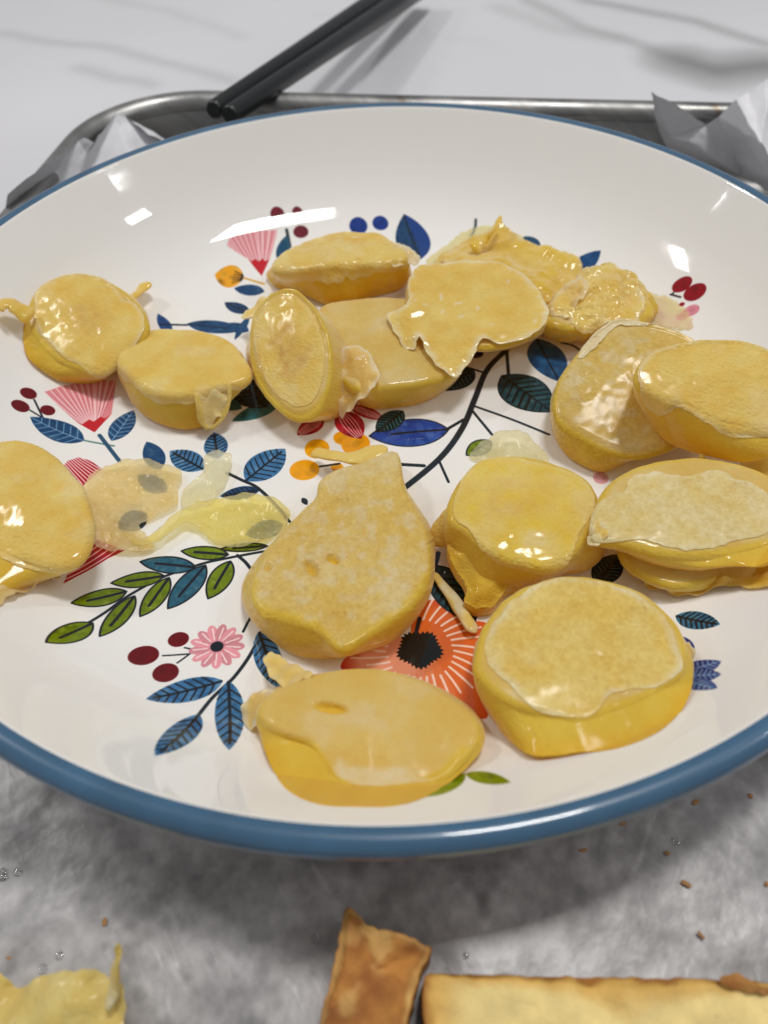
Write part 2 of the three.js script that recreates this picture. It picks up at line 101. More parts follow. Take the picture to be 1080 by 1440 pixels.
const PRINT = [
  ['striped',[-84,17,-81.8,15.4,-78.3,16.4,-74.8,19.5,-77.3,23.6,-79.4,27.3,-82.3,27.7,-85.4,21.8],'#b71d30'],
  ['striped',[-74.2,58.1,-72.6,55.7,-70,52.6,-67.1,49,-63.7,46.4,-67.5,44.7,-71.3,43.1,-73.4,47.2,-74.4,52],'#b71d30'],
  ['line',[-96.5,-2.9,-93.3,2.7],0.5,'#222b33'],
  ['line',[-96.5,1.3,-93.5,2.7],0.5,'#222b33'],
  ['dot',[-98.1,-4.5,2],'#7c1522'],
  ['dot',[-98.7,0.9,2.1],'#7c1522'],
  ['dot',[-92.8,-0.4,1.9],'#7c1522'],
  ['line',[-81.8,8.9,-73.5,10.8],0.6,'#7ba39b'],
  ['line',[-78.2,6.7,-74.2,12.1,-71,16.4],1.1,'#3f6685'],
  ['leaf',[-81.7,9.1,-96,3.6,7.4],'#2c5a86','l'],
  ['leaf',[-74.5,8.9,-70.8,-3.2,6.4],'#2c5a86','l'],
  ['fan',[-79.7,5.7,-85,2.3,-95,-6.8,-91.8,-10.5,-87.9,-13.2,-83.5,-15.4,-78,-15.7,-76.6,-1.7],'#e08b94'],
  ['leaf',[-59.5,19.9,-65,9.4,5.5],'#2c5a86','p'],
  ['leaf',[-48.2,20.6,-58.1,13.3,6.9],'#4c84b4','v'],
  ['leaf',[-44.9,16.9,-47,6.9,6.4],'#4c84b4','v'],
  ['leaf',[-36.8,25.2,-27.1,14.3,9.4],'#4c84b4','v'],
  ['leaf',[-32.9,28.6,-42.9,30.1,4.4],'#2c5a86','v'],
  ['leaf',[-56.8,27.9,-65.2,21.6,5.2],'#2c5a86','v'],
  ['leaf',[-60.7,34.8,-66.7,39.8,7],'#2a3a55','v'],
  ['leaf',[-26.3,40.2,-35.3,42.8,5.8],'#476747','v'],
  ['line',[-25.4,38.5,-22.4,42],0.7,'#222b33'],
  ['line',[-41.9,22.2,-37.8,24.9,-33.5,27.8,-28.2,34.2,-25.4,38.5],0.9,'#222b33'],
  ['line',[-66,69,-63.5,65,-60.8,60.8,-56.9,57,-52.8,54.2,-45.5,51.1,-39.1,49.6,-30.3,48],0.7,'#222b33'],
  ['line',[-36.7,48.9,-34.7,50.9,-32.9,53.4],0.8,'#222b33'],
  ['leaf',[-65.2,68.9,-70.7,76.9,5.5],'#84981d','o'],
  ['leaf',[-58.8,60,-62.7,72.6,4.3],'#84981d','o'],
  ['leaf',[-60.8,58.8,-70.9,63.7,4.9],'#84981d','o'],
  ['leaf',[-52,54.7,-56.3,65.9,4.6],'#84981d','o'],
  ['leaf',[-53.2,54.2,-64.7,56.5,4.3],'#84981d','o'],
  ['leaf',[-46.3,51.9,-59.5,49.9,4.7],'#3f7489','o'],
  ['leaf',[-44,51.4,-50.8,63.5,5.7],'#3f7489','o'],
  ['leaf',[-38.2,50.5,-42.2,60.9,5.3],'#84981d','o'],
  ['leaf',[-38.9,48.6,-50.3,46.9,3.7],'#84981d','o'],
  ['leaf',[-29.7,46.5,-41,46.8,2.3],'#84981d','o'],
  ['line',[-49.3,76.6,-44.4,75.9],0.4,'#222b33'],
  ['line',[-46,78.4,-44.8,76.9,-43.6,75.4],0.4,'#222b33'],
  ['line',[-45.3,74.2,-43.7,74.6],0.4,'#222b33'],
  ['dot',[-53,76.9,3],'#7c1522'],
  ['dot',[-47,72,2.2],'#7c1522'],
  ['dot',[-47.6,81.3,2.7],'#7c1522'],
  ['daisy',[-38.6,73.8,5.8],'#e0949f'],
  ['line',[-28.6,67.7,-30.9,75,-33.7,81.4,-37.2,87.4,-39.1,93.7],0.8,'#222b33'],
  ['line',[-33.4,70,-32.7,67.8,-31.9,65.9],0.6,'#222b33'],
  ['leaf',[-36,82.8,-49.1,89.1,6.4],'#4c84b4','v'],
  ['leaf',[-35,82.7,-31,101.5,5.5],'#4c84b4','v'],
  ['leaf',[-38.7,92,-41.8,104.8,5.5],'#4c84b4','v'],
  ['leaf',[-30,70.1,-24.5,84.7,5.6],'#4c84b4','v'],
  ['dot',[-21.7,22.3,3.9],'#f2a50f'],
  ['dot',[-18.6,14.8,3.6],'#f2a50f'],
  ['dot',[-8.3,13.6,4.2],'#f5a413'],
  ['dot',[-11.7,11.2,2.7],'#f0a010'],
  ['dot',[-13.2,21.8,1.7],'#f2a50f'],
  ['line',[-17.7,21.3,-12.6,20.6],0.7,'#222b33'],
  ['line',[37.1,-22.8,30.3,-14.2,25.5,-2.3,20.7,9.4,14,19.9,4.2,29.7,-1.4,34.1],1.7,'#252e36'],
  ['line',[16.8,9.4,21.4,6.1],1,'#222b33'],
  ['leaf',[17,9.7,-4.6,10.9,10.3],'#3659ab','o'],
  ['line',[24.9,0.9,34.6,6.9,43.6,13.2],0.8,'#222b33'],
  ['line',[24.1,2.6,28.4,12.3],0.8,'#222b33'],
  ['line',[37.4,-25.2,36.2,-11.6],1,'#222b33'],
  ['leaf',[34.3,-11.4,45.9,4.5,13.5],'#1f4850','d'],
  ['leaf',[47,-27.6,50.3,-7.6,11],'#3a6f9e','m'],
  ['line',[54.1,-25.1,57.2,-23.5,59.8,-19.7],0.8,'#222b33'],
  ['line',[24.3,-15.9,28.6,-13.4],0.8,'#222b33'],
  ['dot',[27.5,-22.2,2.7],'#1d2128'],
  ['leaf',[26.1,-15.1,17.4,-6.1,7.4],'#1f4850','d'],
  ['leaf',[27.8,14.7,20.8,19.5,5],'#84981d','o'],
  ['line',[2.8,21.7,9.4,22.6],1.1,'#222b33'],
  ['line',[13.4,20.8,15.3,28.6],0.7,'#222b33'],
  ['leaf',[-17.1,3.2,-24.1,9.4,5.6],'#bb2133','s'],
  ['leaf',[-12.6,0.6,-6.8,11.8,7.6],'#bb2133','s'],
  ['leaf',[-9.8,-1.5,-0.2,4.8,4.2],'#bb2133','s'],
  ['leaf',[4.9,1.7,-2.5,9.4,6.2],'#2b6a74','d'],
  ['leaf',[-29.3,-4.2,-42.5,2.8,5.7],'#417f83','p'],
  ['leaf',[-33.2,-2.4,-45.1,-15.9,9.4],'#20464c','d'],
  ['leaf',[-40.2,-2,-48.7,-6.9,4.6],'#417f83','p'],
  ['leaf',[-60.9,-42.1,-42.2,-37.9,6.3],'#2c5a86','m'],
  ['leaf',[-65.3,-36.9,-70.5,-46.4,3.7],'#335d99','p'],
  ['line',[-69.2,-41.6,-60.8,-41.4],0.9,'#20304a'],
  ['leaf',[-37.6,-57.9,-47.8,-60,5.8],'#2c5a86','p'],
  ['leaf',[-41.8,-46.7,-50.2,-52.7,5],'#2a4c74','m'],
  ['leaf',[-41.1,-37.1,-49,-41.6,4.7],'#2c5a86','p'],
  ['leaf',[-41.7,-44.8,-45.1,-33.2,2.6],'#2c5a86','p'],
  ['fan',[-39.1,-66.3,-44.1,-74.6,-51.3,-79.1,-50.6,-81.8,-46.4,-84.5,-41.2,-86.5,-34.5,-87.7,-36.9,-75.1],'#e2939b'],
  ['leaf',[-44.9,-65.3,-54.6,-66.3,10.9],'#eda315','y'],
  ['line',[-44.9,-65.3,-38.1,-62.1],0.9,'#d9a52a'],
  ['line',[-31.3,-88.1,-30.1,-81.1],1.2,'#4a5358'],
  ['dot',[-34.4,-93.1,2.5],'#86303f'],
  ['dot',[-27.5,-94.5,2],'#86303f'],
  ['dot',[-26.4,-87.7,2.7],'#7f3040'],
  ['leaf',[-33.5,-73.8,-31.3,-85.9,4.4],'#2d5f80','p'],
  ['dot',[-6.2,-90.5,3.5],'#2e4f9e'],
  ['dot',[1.6,-91.3,3],'#2e4f9e'],
  ['leaf',[14.8,-72.7,10.1,-94.2,11.6],'#264f78','h'],
  ['line',[34.9,-88.2,34.4,-85.3,32,-80.3],1,'#59636b'],
  ['leaf',[44.6,-80.1,42.2,-85.6,2.8],'#3a6280','p'],
  ['leaf',[55.2,-72.8,49.9,-77.9,3],'#3a6280','p'],
  ['leaf',[62.3,-58.2,73.1,-63.9,6.8],'#2f6396','p'],
  ['line',[88.9,-38.5,91.1,-36],0.6,'#443038'],
  ['line',[89.3,-38.3,90.8,-39.4],0.6,'#443038'],
  ['dot',[92.2,-40,2.6],'#a3132b'],
  ['dot',[94.6,-35.3,2.9],'#a3132b'],
  ['dot',[90.9,-33.3,0.8],'#b02036'],
  ['dot',[92.6,-29.7,2.1],'#dd8a9a'],
  ['dot',[90.2,-28.9,1.7],'#e7a6b0'],
  ['dot',[83.5,-38.6,0.8],'#3a4048'],
  ['dot',[82.4,-40.3,0.6],'#3a4048'],
  ['leaf',[59.4,73,65.6,78.3,5.5],'#4384a6','v'],
  ['leaf',[58.4,79.3,58.2,84.6,1.9],'#3c5196','p'],
  ['leaf',[54.4,89.4,60.8,88.8,4],'#2b3f90','l'],
  ['leaf',[54,90.4,58.9,92.6,4.4],'#2b3f90','l'],
  ['leaf',[53.3,91.3,56.3,96.3,3.9],'#2b3f90','l'],
  ['bloom',[4.9,76.1,5],'#dd6a30'],
  ['leaf',[10.5,108.5,17.2,111.9,3.3],'#869c1b','p'],
  ['leaf',[10.5,108.5,2.7,114,3.6],'#7f9a1c','p'],
  ['leaf',[9.3,54.2,17.5,69.7,8.6],'#1f4850','d'],
  ['line',[10.9,50.8,9.7,54.8],1.2,'#222b33'],
  ['leaf',[45.8,61.3,53.1,53.7,5.9],'#1f4850','d'],
  ['line',[5.4,68.3,4.4,71.9],0.9,'#222b33'],
  ['leaf',[-21.9,31.8,-20.6,34.2,1.5],'#222b33','p'],
  ['dot',[54,29.4,2.1],'#dba0a8'],
];
const PROFILE = [[0,-31.00],[40,-31.00],[62,-31.00],[70,-30.94],[76,-30.60],[82,-30.03],[87,-28.98],[91,-27.76],[95,-26.00],[99,-23.73],[102.5,-21.25],[106,-18.22],[109,-15.23],[112,-11.80],[114.5,-8.72],[117,-5.47],[119,-2.81],[120.5,-0.80]];

// ------------------------------------------------------------------ helpers
function rng(seed) { let a = seed >>> 0; return () => { a = (a + 0x6d2b79f5) >>> 0; let t = Math.imul(a ^ (a >>> 15), 1 | a); t = (t + Math.imul(t ^ (t >>> 7), 61 | t)) ^ t; return ((t ^ (t >>> 14)) >>> 0) / 4294967296; }; }
function hash(x, y, z) { let h = Math.imul(x, 374761393) ^ Math.imul(y, 668265263) ^ Math.imul(z, 1274126177); h = Math.imul(h ^ (h >>> 13), 1274126177); return ((h ^ (h >>> 16)) >>> 0) / 4294967296; }
const sm = (t) => t * t * (3 - 2 * t), clamp = (x, a = 0, b = 1) => Math.min(b, Math.max(a, x)), mix = (a, b, t) => a + (b - a) * t;
const step = (a, b, x) => sm(clamp((x - a) / (b - a)));
function noise(x, y, z, per = 0) {                                 // value noise in -1..1; per > 0 repeats in x and y
  const xi = Math.floor(x), yi = Math.floor(y), zi = Math.floor(z), fx = sm(x - xi), fy = sm(y - yi), fz = sm(z - zi), w = (v) => per ? ((v % per) + per) % per : v;
  const c = (a, b, d) => hash(w(xi + a), w(yi + b), zi + d);
  const l = (d) => mix(mix(c(0, 0, d), c(1, 0, d), fx), mix(c(0, 1, d), c(1, 1, d), fx), fy);
  return mix(l(0), l(1), fz) * 2 - 1;
}
function fbm(x, y, z, oct = 4, per = 0) { let s = 0, a = 0.5, f = 1; for (let i = 0; i < oct; i++) { s += a * noise(x * f, y * f, z + i * 7.3, per ? per * f : 0); f *= 2; a *= 0.5; } return s; }
const ridge = (x, y, z, o = 3) => { let s = 0, a = 0.55, f = 1; for (let i = 0; i < o; i++) { s += a * (1 - 2 * Math.abs(noise(x * f, y * f, z + i * 5.1))); f *= 2; a *= 0.5; } return s; };

const bowlCurve = new THREE.SplineCurve(PROFILE.map(([r, y]) => new THREE.Vector2(r, y))).getPoints(240);
function bowlY(x, z) {
  const r = Math.min(Math.hypot(x, z), 120.4);
  let a = 0, b = bowlCurve.length - 1;
  while (b - a > 1) { const m = (a + b) >> 1; if (bowlCurve[m].x <= r) a = m; else b = m; }
  return mix(bowlCurve[a].y, bowlCurve[b].y, (r - bowlCurve[a].x) / (bowlCurve[b].x - bowlCurve[a].x || 1));
}

const used = new Map();
function numbered(n) { const k = used.get(n) ?? 0; used.set(n, k + 1); return k ? `${n}_${String(k).padStart(3, '0')}` : n; }
function thing(name, label, category, [x, y, z], group) {          // a Group at the thing's base, position in millimetres
  const o = new THREE.Group();
  o.name = numbered(name);
  o.position.set(x / 1000, y / 1000, z / 1000);
  o.userData = { label, category };
  if (group) o.userData.group = group;
  scene.add(o);
  return o;
}
function part(root, name, geo, mat, label) {                       // geometry in world millimetres becomes a part of root
  const p = root.getWorldPosition(new THREE.Vector3());
  geo.scale(0.001, 0.001, 0.001).translate(-p.x, -p.y, -p.z);
  const m = new THREE.Mesh(geo, mat);
  m.name = name; m.castShadow = m.receiveShadow = true;
  if (label) m.userData.label = label;
  root.add(m);
  return m;
}
function geom(pos, idx, col, uv) {
  const g = new THREE.BufferGeometry();
  g.setAttribute('position', new THREE.Float32BufferAttribute(pos, 3));
  g.setAttribute('uv', new THREE.Float32BufferAttribute(uv ?? planarUV(pos), 2));
  if (col) g.setAttribute('color', new THREE.Float32BufferAttribute(col, 3));
  g.setIndex(idx);
  g.computeVertexNormals();
  return g;
}
function planarUV(pos, s = 30) { const u = []; for (let i = 0; i < pos.length; i += 3) u.push((pos[i] + pos[i + 1] * 0.35) / s, (pos[i + 2] - pos[i + 1] * 0.9) / s); return u; }

// ------------------------------------------------------------------ textures and materials
function dataTex(n, f, srgb = false, rep = true, m = n) {
  const d = new Uint8Array(n * m * 4);
  for (let j = 0; j < m; j++) for (let i = 0; i < n; i++) { const v = f(i / n, j / m), k = (j * n + i) * 4; for (let c = 0; c < 3; c++) d[k + c] = Math.round(255 * clamp(Array.isArray(v) ? v[c] : v)); d[k + 3] = 255; }
  const t = new THREE.DataTexture(d, n, m);
  if (rep) t.wrapS = t.wrapT = THREE.RepeatWrapping;
  t.magFilter = THREE.LinearFilter; t.minFilter = THREE.LinearMipmapLinearFilter; t.generateMipmaps = true;
  if (srgb) t.colorSpace = THREE.SRGBColorSpace;
  t.needsUpdate = true;
  return t;
}
const cheeseBump = dataTex(512, (u, v) => {
  const a = fbm(u * 8, v * 8, 1, 3, 8), b = fbm(u * 36, v * 36, 9, 3, 36), p = noise(u * 30, v * 30, 21, 30);
  return 0.55 + 0.22 * a + 0.30 * b - (p > 0.6 ? (p - 0.6) * 0.9 : 0);
});
const wetBump = dataTex(512, (u, v) => 0.55 + 0.3 * fbm(u * 7, v * 7, 1, 3, 7) + 0.34 * fbm(u * 44, v * 44, 9, 3, 44));
const cheeseTone = dataTex(512, (u, v) => {
  const a = fbm(u * 5, v * 5, 3, 4, 5), b = fbm(u * 24, v * 24, 4, 3, 24), s = noise(u * 22, v * 22, 17, 22) * 0.5 + noise(u * 9, v * 9, 12, 9) * 0.5;
  const w = s > 0.66 ? (s - 0.66) * 0.9 : 0, m = 0.08 * a + 0.10 * b, k = noise(u * 54, v * 54, 33, 54);
  return [0.965 + 0.3 * m - w * 0.3 + 0.025 * k, 0.95 + 0.55 * m - w * 0.7 + 0.035 * k, 0.86 + 1.2 * m - w + 0.06 * k];
}, true);
const softTone = dataTex(256, (u, v) => { const m = 0.12 * fbm(u * 5, v * 5, 3, 5, 5), k = 0.03 * noise(u * 30, v * 30, 33, 30); return [0.985 + 0.2 * m, 0.97 + 0.45 * m + 0.4 * k, 0.90 + 1.2 * m + k]; }, true);
const cheeseRough = dataTex(256, (u, v) => 0.55 + 0.45 * fbm(u * 5, v * 5, 8, 4, 5));
const cheese = (o) => new THREE.MeshPhysicalMaterial({ vertexColors: true, map: softTone, bumpMap: cheeseBump, bumpScale: 0.00028, roughness: 0.85, ior: 1.4, clearcoat: 0.3, clearcoatRoughness: 0.3, clearcoatRoughnessMap: cheeseRough, transmission: 0.4, thickness: 0, ...o });
const bodyMat = cheese({});
const pittedMat = cheese({ map: cheeseTone, bumpScale: 0.00036, clearcoat: 0.45 });
const glossMat = cheese({ clearcoat: 0.75, clearcoatRoughness: 0.2, bumpMap: wetBump });
const skinMat = cheese({ transmission: 0.3, clearcoat: 0.5, clearcoatRoughness: 0.3 });
const whiteSkinMat = cheese({ map: cheeseTone, transmission: 0.3 });
const dampSkinMat = cheese({ transmission: 0.3, clearcoat: 0.4, clearcoatRoughness: 0.28, bumpMap: wetBump, bumpScale: 0.0004 });
const wetSkinMat = cheese({ transmission: 0.3, clearcoat: 0.7, clearcoatRoughness: 0.22, bumpMap: wetBump, bumpScale: 0.0005 });
const filmMat = cheese({ map: null, transmission: 0.86, roughness: 0.48, clearcoat: 0.8, clearcoatRoughness: 0.2, bumpMap: wetBump, bumpScale: 0.0005 });
const flapMat = cheese({ map: null, transmission: 0.55, roughness: 0.8, clearcoat: 0.5, clearcoatRoughness: 0.25 });

const SIDE = [0.94, 0.72, 0.085], FACE = [0.94, 0.745, 0.25], SKIN = [0.95, 0.765, 0.245], WHITE = [0.97, 0.91, 0.72], DEEP = [0.93, 0.63, 0.035], FILM = [0.97, 0.94, 0.76], AMBER = [0.93, 0.675, 0.145];
const lerp3 = (a, b, t) => [mix(a[0], b[0], t), mix(a[1], b[1], t), mix(a[2], b[2], t)];

// ------------------------------------------------------------------ a slice: outline of the top, outline of the base, everything between lofted
function ringOf(flat, n) {                                          // n points of the closed curve through the outline, by angle about its centre
  const p = [];
  for (let i = 0; i < flat.length; i += 2) p.push(new THREE.Vector3(flat[i], 0, flat[i + 1]));
  let lo = [1e9, 1e9], hi = [-1e9, -1e9];
  for (const q of p) { lo = [Math.min(lo[0], q.x), Math.min(lo[1], q.z)]; hi = [Math.max(hi[0], q.x), Math.max(hi[1], q.z)]; }
  const c = [(lo[0] + hi[0]) / 2, (lo[1] + hi[1]) / 2];
  const dense = new THREE.CatmullRomCurve3(p, true, 'centripetal').getPoints(500).slice(0, -1).map((q) => [Math.atan2(q.z - c[1], q.x - c[0]), Math.hypot(q.x - c[0], q.z - c[1])]).sort((a, b) => a[0] - b[0]);
  const r = [];
  for (let i = 0; i < n; i++) {
    const a = -Math.PI + ((i + 0.5) / n) * 2 * Math.PI;
    let k = dense.findIndex((d) => d[0] >= a); if (k < 0) k = 0;
    const A = dense[(k + dense.length - 1) % dense.length], B = dense[k], span = (B[0] - A[0] + 4 * Math.PI) % (2 * Math.PI) || 1, t = clamp(((a - A[0] + 4 * Math.PI) % (2 * Math.PI)) / span);
    r.push([Math.cos(a), Math.sin(a), mix(A[1], B[1], t)]);
  }
  for (let pass = 0; pass < 2; pass++) { const q = r.map((v) => v[2]); for (let i = 0; i < n; i++) r[i][2] = (q[(i + n - 1) % n] + 2 * q[i] + q[(i + 1) % n]) / 4; }
  return { c, r };
}
function makeSlice(d, o) {
  const N = 150, er = o.er ?? 1.7, eb = o.eb ?? 1.8, bulge = o.bulge ?? 0.5, seed = o.seed, T = ringOf(d.T, N), B = ringOf(d.B, N), [py, gx, gz, px, pz] = d.P;
  const plane = (x, z) => py + gx * (x - px) + gz * (z - pz), rings = [];
  const cap = 30, arc = 6, side = 14;
  for (let k = 0; k <= cap; k++) rings.push(k / cap);
  for (let k = 1; k <= arc; k++) rings.push(1 + 0.25 * k / arc);
  for (let k = 1; k <= side; k++) rings.push(1.25 + 0.6 * k / side);
  for (let k = 1; k <= arc; k++) rings.push(1.85 + 0.15 * k / arc);
  const grid = rings.map((t) => T.r.map(([cx, cz, R], i) => {
    const tx = T.c[0] + cx * R, tz = T.c[1] + cz * R, [bx_, bz_, BR] = B.r[i], bx = B.c[0] + bx_ * BR, bz = B.c[1] + bz_ * BR;
    if (t <= 1) { const x = T.c[0] + cx * (R - er) * t, z = T.c[1] + cz * (R - er) * t; return [x, plane(x, z) + (o.dome ?? 0.6) * (1 - t * t), z]; }
    const rim = plane(tx, tz), foot = Math.min(bowlY(bx, bz) + d.lift + 0.15, rim - 1), e1 = Math.min(er, (rim - foot) * 0.45), e2 = Math.min(eb, (rim - foot) * 0.45);
    if (t <= 1.25) { const a = (t - 1) / 0.25 * Math.PI / 2, q = R - er * (1 - Math.sin(a)); return [T.c[0] + cx * q, rim - e1 * (1 - Math.cos(a)), T.c[1] + cz * q]; }
    if (t <= 1.85) { const s = 1 - (t - 1.25) / 0.6, k = bulge * Math.sin(Math.PI * s); return [mix(bx, tx, s) + cx * k, mix(foot + e2, rim - e1, s), mix(bz, tz, s) + cz * k]; }
    const a = (t - 1.85) / 0.15 * Math.PI / 2, q = BR - eb * (1 - Math.cos(a)), x = B.c[0] + bx_ * q, z = B.c[1] + bz_ * q;
    return [x, Math.max(foot + e2 * (1 - Math.sin(a)), bowlY(x, z) + d.lift + 0.1), z];
  }));
  const at = (k, i) => grid[clamp(k, 0, grid.length - 1)][((i % N) + N) % N];
  const nrm = (k, i) => {
    const a = at(k, i + 1), b = at(k, i - 1), c = at(k + 1, i), e = at(k - 1, i), u = [a[0] - b[0], a[1] - b[1], a[2] - b[2]], v = [c[0] - e[0], c[1] - e[1], c[2] - e[2]];
    const n = [u[1] * v[2] - u[2] * v[1], u[2] * v[0] - u[0] * v[2], u[0] * v[1] - u[1] * v[0]], l = Math.hypot(...n);
    if (k === 0 || l < 1e-9) { const q = Math.hypot(gx, 1, gz); return [-gx / q, 1 / q, -gz / q]; }
    return n.map((x) => x / l);
  };
  let normals = grid.map((row, k) => row.map((_, i) => nrm(k, i)));
  const sgn = normals[Math.floor(cap / 2)][0][1] < 0 ? -1 : 1;
  normals = normals.map((r, k) => r.map((n) => k === 0 ? n : n.map((x) => x * sgn)));
  const lump = o.lump ?? 0.32, fine = o.fine ?? 0.09;
  const moved = grid.map((row, k) => row.map((p, i) => {
    const t = rings[k], fade = step(2, 1.8, t) * (t < 1 ? 1 : 1), n = normals[k][i], j = seed * 13.7;
    let h = lump * fbm(p[0] / 9 + j, p[1] / 9, p[2] / 9, 2) * 1.6 + fine * fbm(p[0] / 2.2 + j, p[1] / 2.2, p[2] / 2.2, 2) * 2;
    if (o.wrinkle) h += o.wrinkle * ridge(p[0] / 6 + j, p[2] / 6, p[1] / 6);
    if (t < 1.3) for (const [dx, dz, rx, rz, ang, deep] of o.dents ?? []) {
      const x = p[0] - dx, z = p[2] - dz, c = Math.cos(ang), s = Math.sin(ang), q = Math.hypot((x * c + z * s) / rx, (-x * s + z * c) / rz);
      h -= deep * step(1.15, 0.45, q);
    }
    return [p[0] + n[0] * h * fade, Math.max(p[1] + n[1] * h * fade, bowlY(p[0], p[2]) + 0.05), p[2] + n[2] * h * fade];
  }));
  const c0 = [0, 0, 0]; moved[0].forEach((p) => { for (let c = 0; c < 3; c++) c0[c] += p[c] / N; }); moved[0] = moved[0].map(() => [...c0]);
  // body
  const pos = [], col = [], idx = [];
  moved.forEach((row, k) => row.forEach((p, i) => {
    pos.push(...p);
    const t = rings[k], n1 = fbm(p[0] / 5 + seed, p[2] / 5, p[1] / 5, 4), ragged = o.faceReach ? o.faceReach(T.r[i][0], T.r[i][1]) : 1.02, f = step(ragged + 0.05, ragged - 0.05, t + 0.05 * n1);
    const n2 = fbm(p[0] / 7 + seed * 2, p[2] / 7, 8, 5), fc = o.face ?? FACE;
    let cl = lerp3(lerp3(SIDE, DEEP, step(1.3, 1.9, t + n1 * 0.3)), lerp3(lerp3(fc, AMBER, 0.5 * step(-0.05, 0.5, n2)), WHITE, 0.3 * step(0, -0.4, n2)), f);
    if (o.paint) { const [pc, pk] = o.paint(p[0], p[2], t, Math.atan2(T.r[i][1], T.r[i][0]) * 180 / Math.PI, n1); cl = lerp3(cl, pc, pk); }
    if (o.toast) cl = lerp3(cl, [0.62, 0.34, 0.07], f * o.toast * step(0.05, 0.5, fbm(p[0] / 7 + seed * 3, p[2] / 7, 5, 4)));
    if (o.rings && t < 1) cl = lerp3(cl, [0.66, 0.36, 0.10], o.rings * step(0.55, 0.2, t + n1 * 0.15) * 0.8);
    for (const [dx, dz, rx, rz, ang] of o.dents ?? []) { const x = p[0] - dx, z = p[2] - dz, c = Math.cos(ang), s = Math.sin(ang); if (t < 1) cl = lerp3(cl, DEEP, 0.95 * step(1.2, 0.6, Math.hypot((x * c + z * s) / rx, (-x * s + z * c) / rz))); }
    col.push(...cl);
  }));
  const K = grid.length;
  for (let k = 0; k < K - 1; k++) for (let i = 0; i < N; i++) { const a = k * N + i, b = k * N + (i + 1) % N, c = a + N, e = b + N; if (k) idx.push(a, b, e); idx.push(a, e, c); }
  const last = (K - 1) * N, b0 = pos.length / 3;                    // the underside follows the plate
  for (const q of [0.66, 0.33]) for (let i = 0; i < N; i++) { const p = moved[K - 1][i], x = mix(B.c[0], p[0], q), z = mix(B.c[1], p[2], q); pos.push(x, bowlY(x, z) + d.lift + 0.1, z); col.push(...DEEP); }
  pos.push(B.c[0], bowlY(B.c[0], B.c[1]) + d.lift + 0.1, B.c[1]); col.push(...DEEP);
  for (let i = 0; i < N; i++) { const j = (i + 1) % N; idx.push(last + i, last + j, b0 + j, last + i, b0 + j, b0 + i, b0 + i, b0 + j, b0 + N + j, b0 + i, b0 + N + j, b0 + N + i, b0 + N + i, b0 + N + j, b0 + 2 * N); }
  if (sgn < 0 ? false : true) { /* winding is checked below */ }
  const body = geom(pos, idx, col);
  if (body.attributes.normal.getY(5 * N + 3) < 0) { const ix = body.index.array; for (let i = 0; i < ix.length; i += 3) { const t = ix[i]; ix[i] = ix[i + 1]; ix[i + 1] = t; } body.computeVertexNormals(); }
  // a point of the finished surface, for the skin
  const find = (t) => { let k = 0; while (k < K - 2 && rings[k + 1] < t) k++; return [k, clamp((t - rings[k]) / (rings[k + 1] - rings[k]))]; };
  const mn = moved.map((row, k) => row.map((_, i) => { const q = k === 0 ? normals[0][0] : (() => { const a = moved[k][(i + 1) % N], b = moved[k][(i + N - 1) % N], c = moved[Math.min(k + 1, K - 1)][i], e = moved[k - 1][i], u = [a[0] - b[0], a[1] - b[1], a[2] - b[2]], v = [c[0] - e[0], c[1] - e[1], c[2] - e[2]], n = [u[1] * v[2] - u[2] * v[1], u[2] * v[0] - u[0] * v[2], u[0] * v[1] - u[1] * v[0]], l = Math.hypot(...n) || 1; return n.map((x) => x * sgn / l); })(); return q; }));
  const sample = (i, t) => { const [k, f] = find(t), a = moved[k][i], b = moved[k + 1][i], n = mn[k][i], m = mn[k + 1][i]; return [[0, 1, 2].map((c) => mix(a[c], b[c], f)), [0, 1, 2].map((c) => mix(n[c], m[c], f))]; };
  const height = (x, z) => { let best = 1e9, y = 0; for (let k = 0; k < cap + arc + 8; k++) for (let i = 0; i < N; i++) { const p = moved[k][i], dx = x - p[0], dz = z - p[2], q = dx * dx + dz * dz; if (q < best) { const n = mn[k][i]; best = q; y = p[1] - clamp((n[0] * dx + n[2] * dz) / Math.max(n[1], 0.35), -1.5, 1.5); } } return y; };
  return { body, height, T, B, N, sample, base: [B.c[0], bowlY(B.c[0], B.c[1]) + d.lift, B.c[1]] };
}
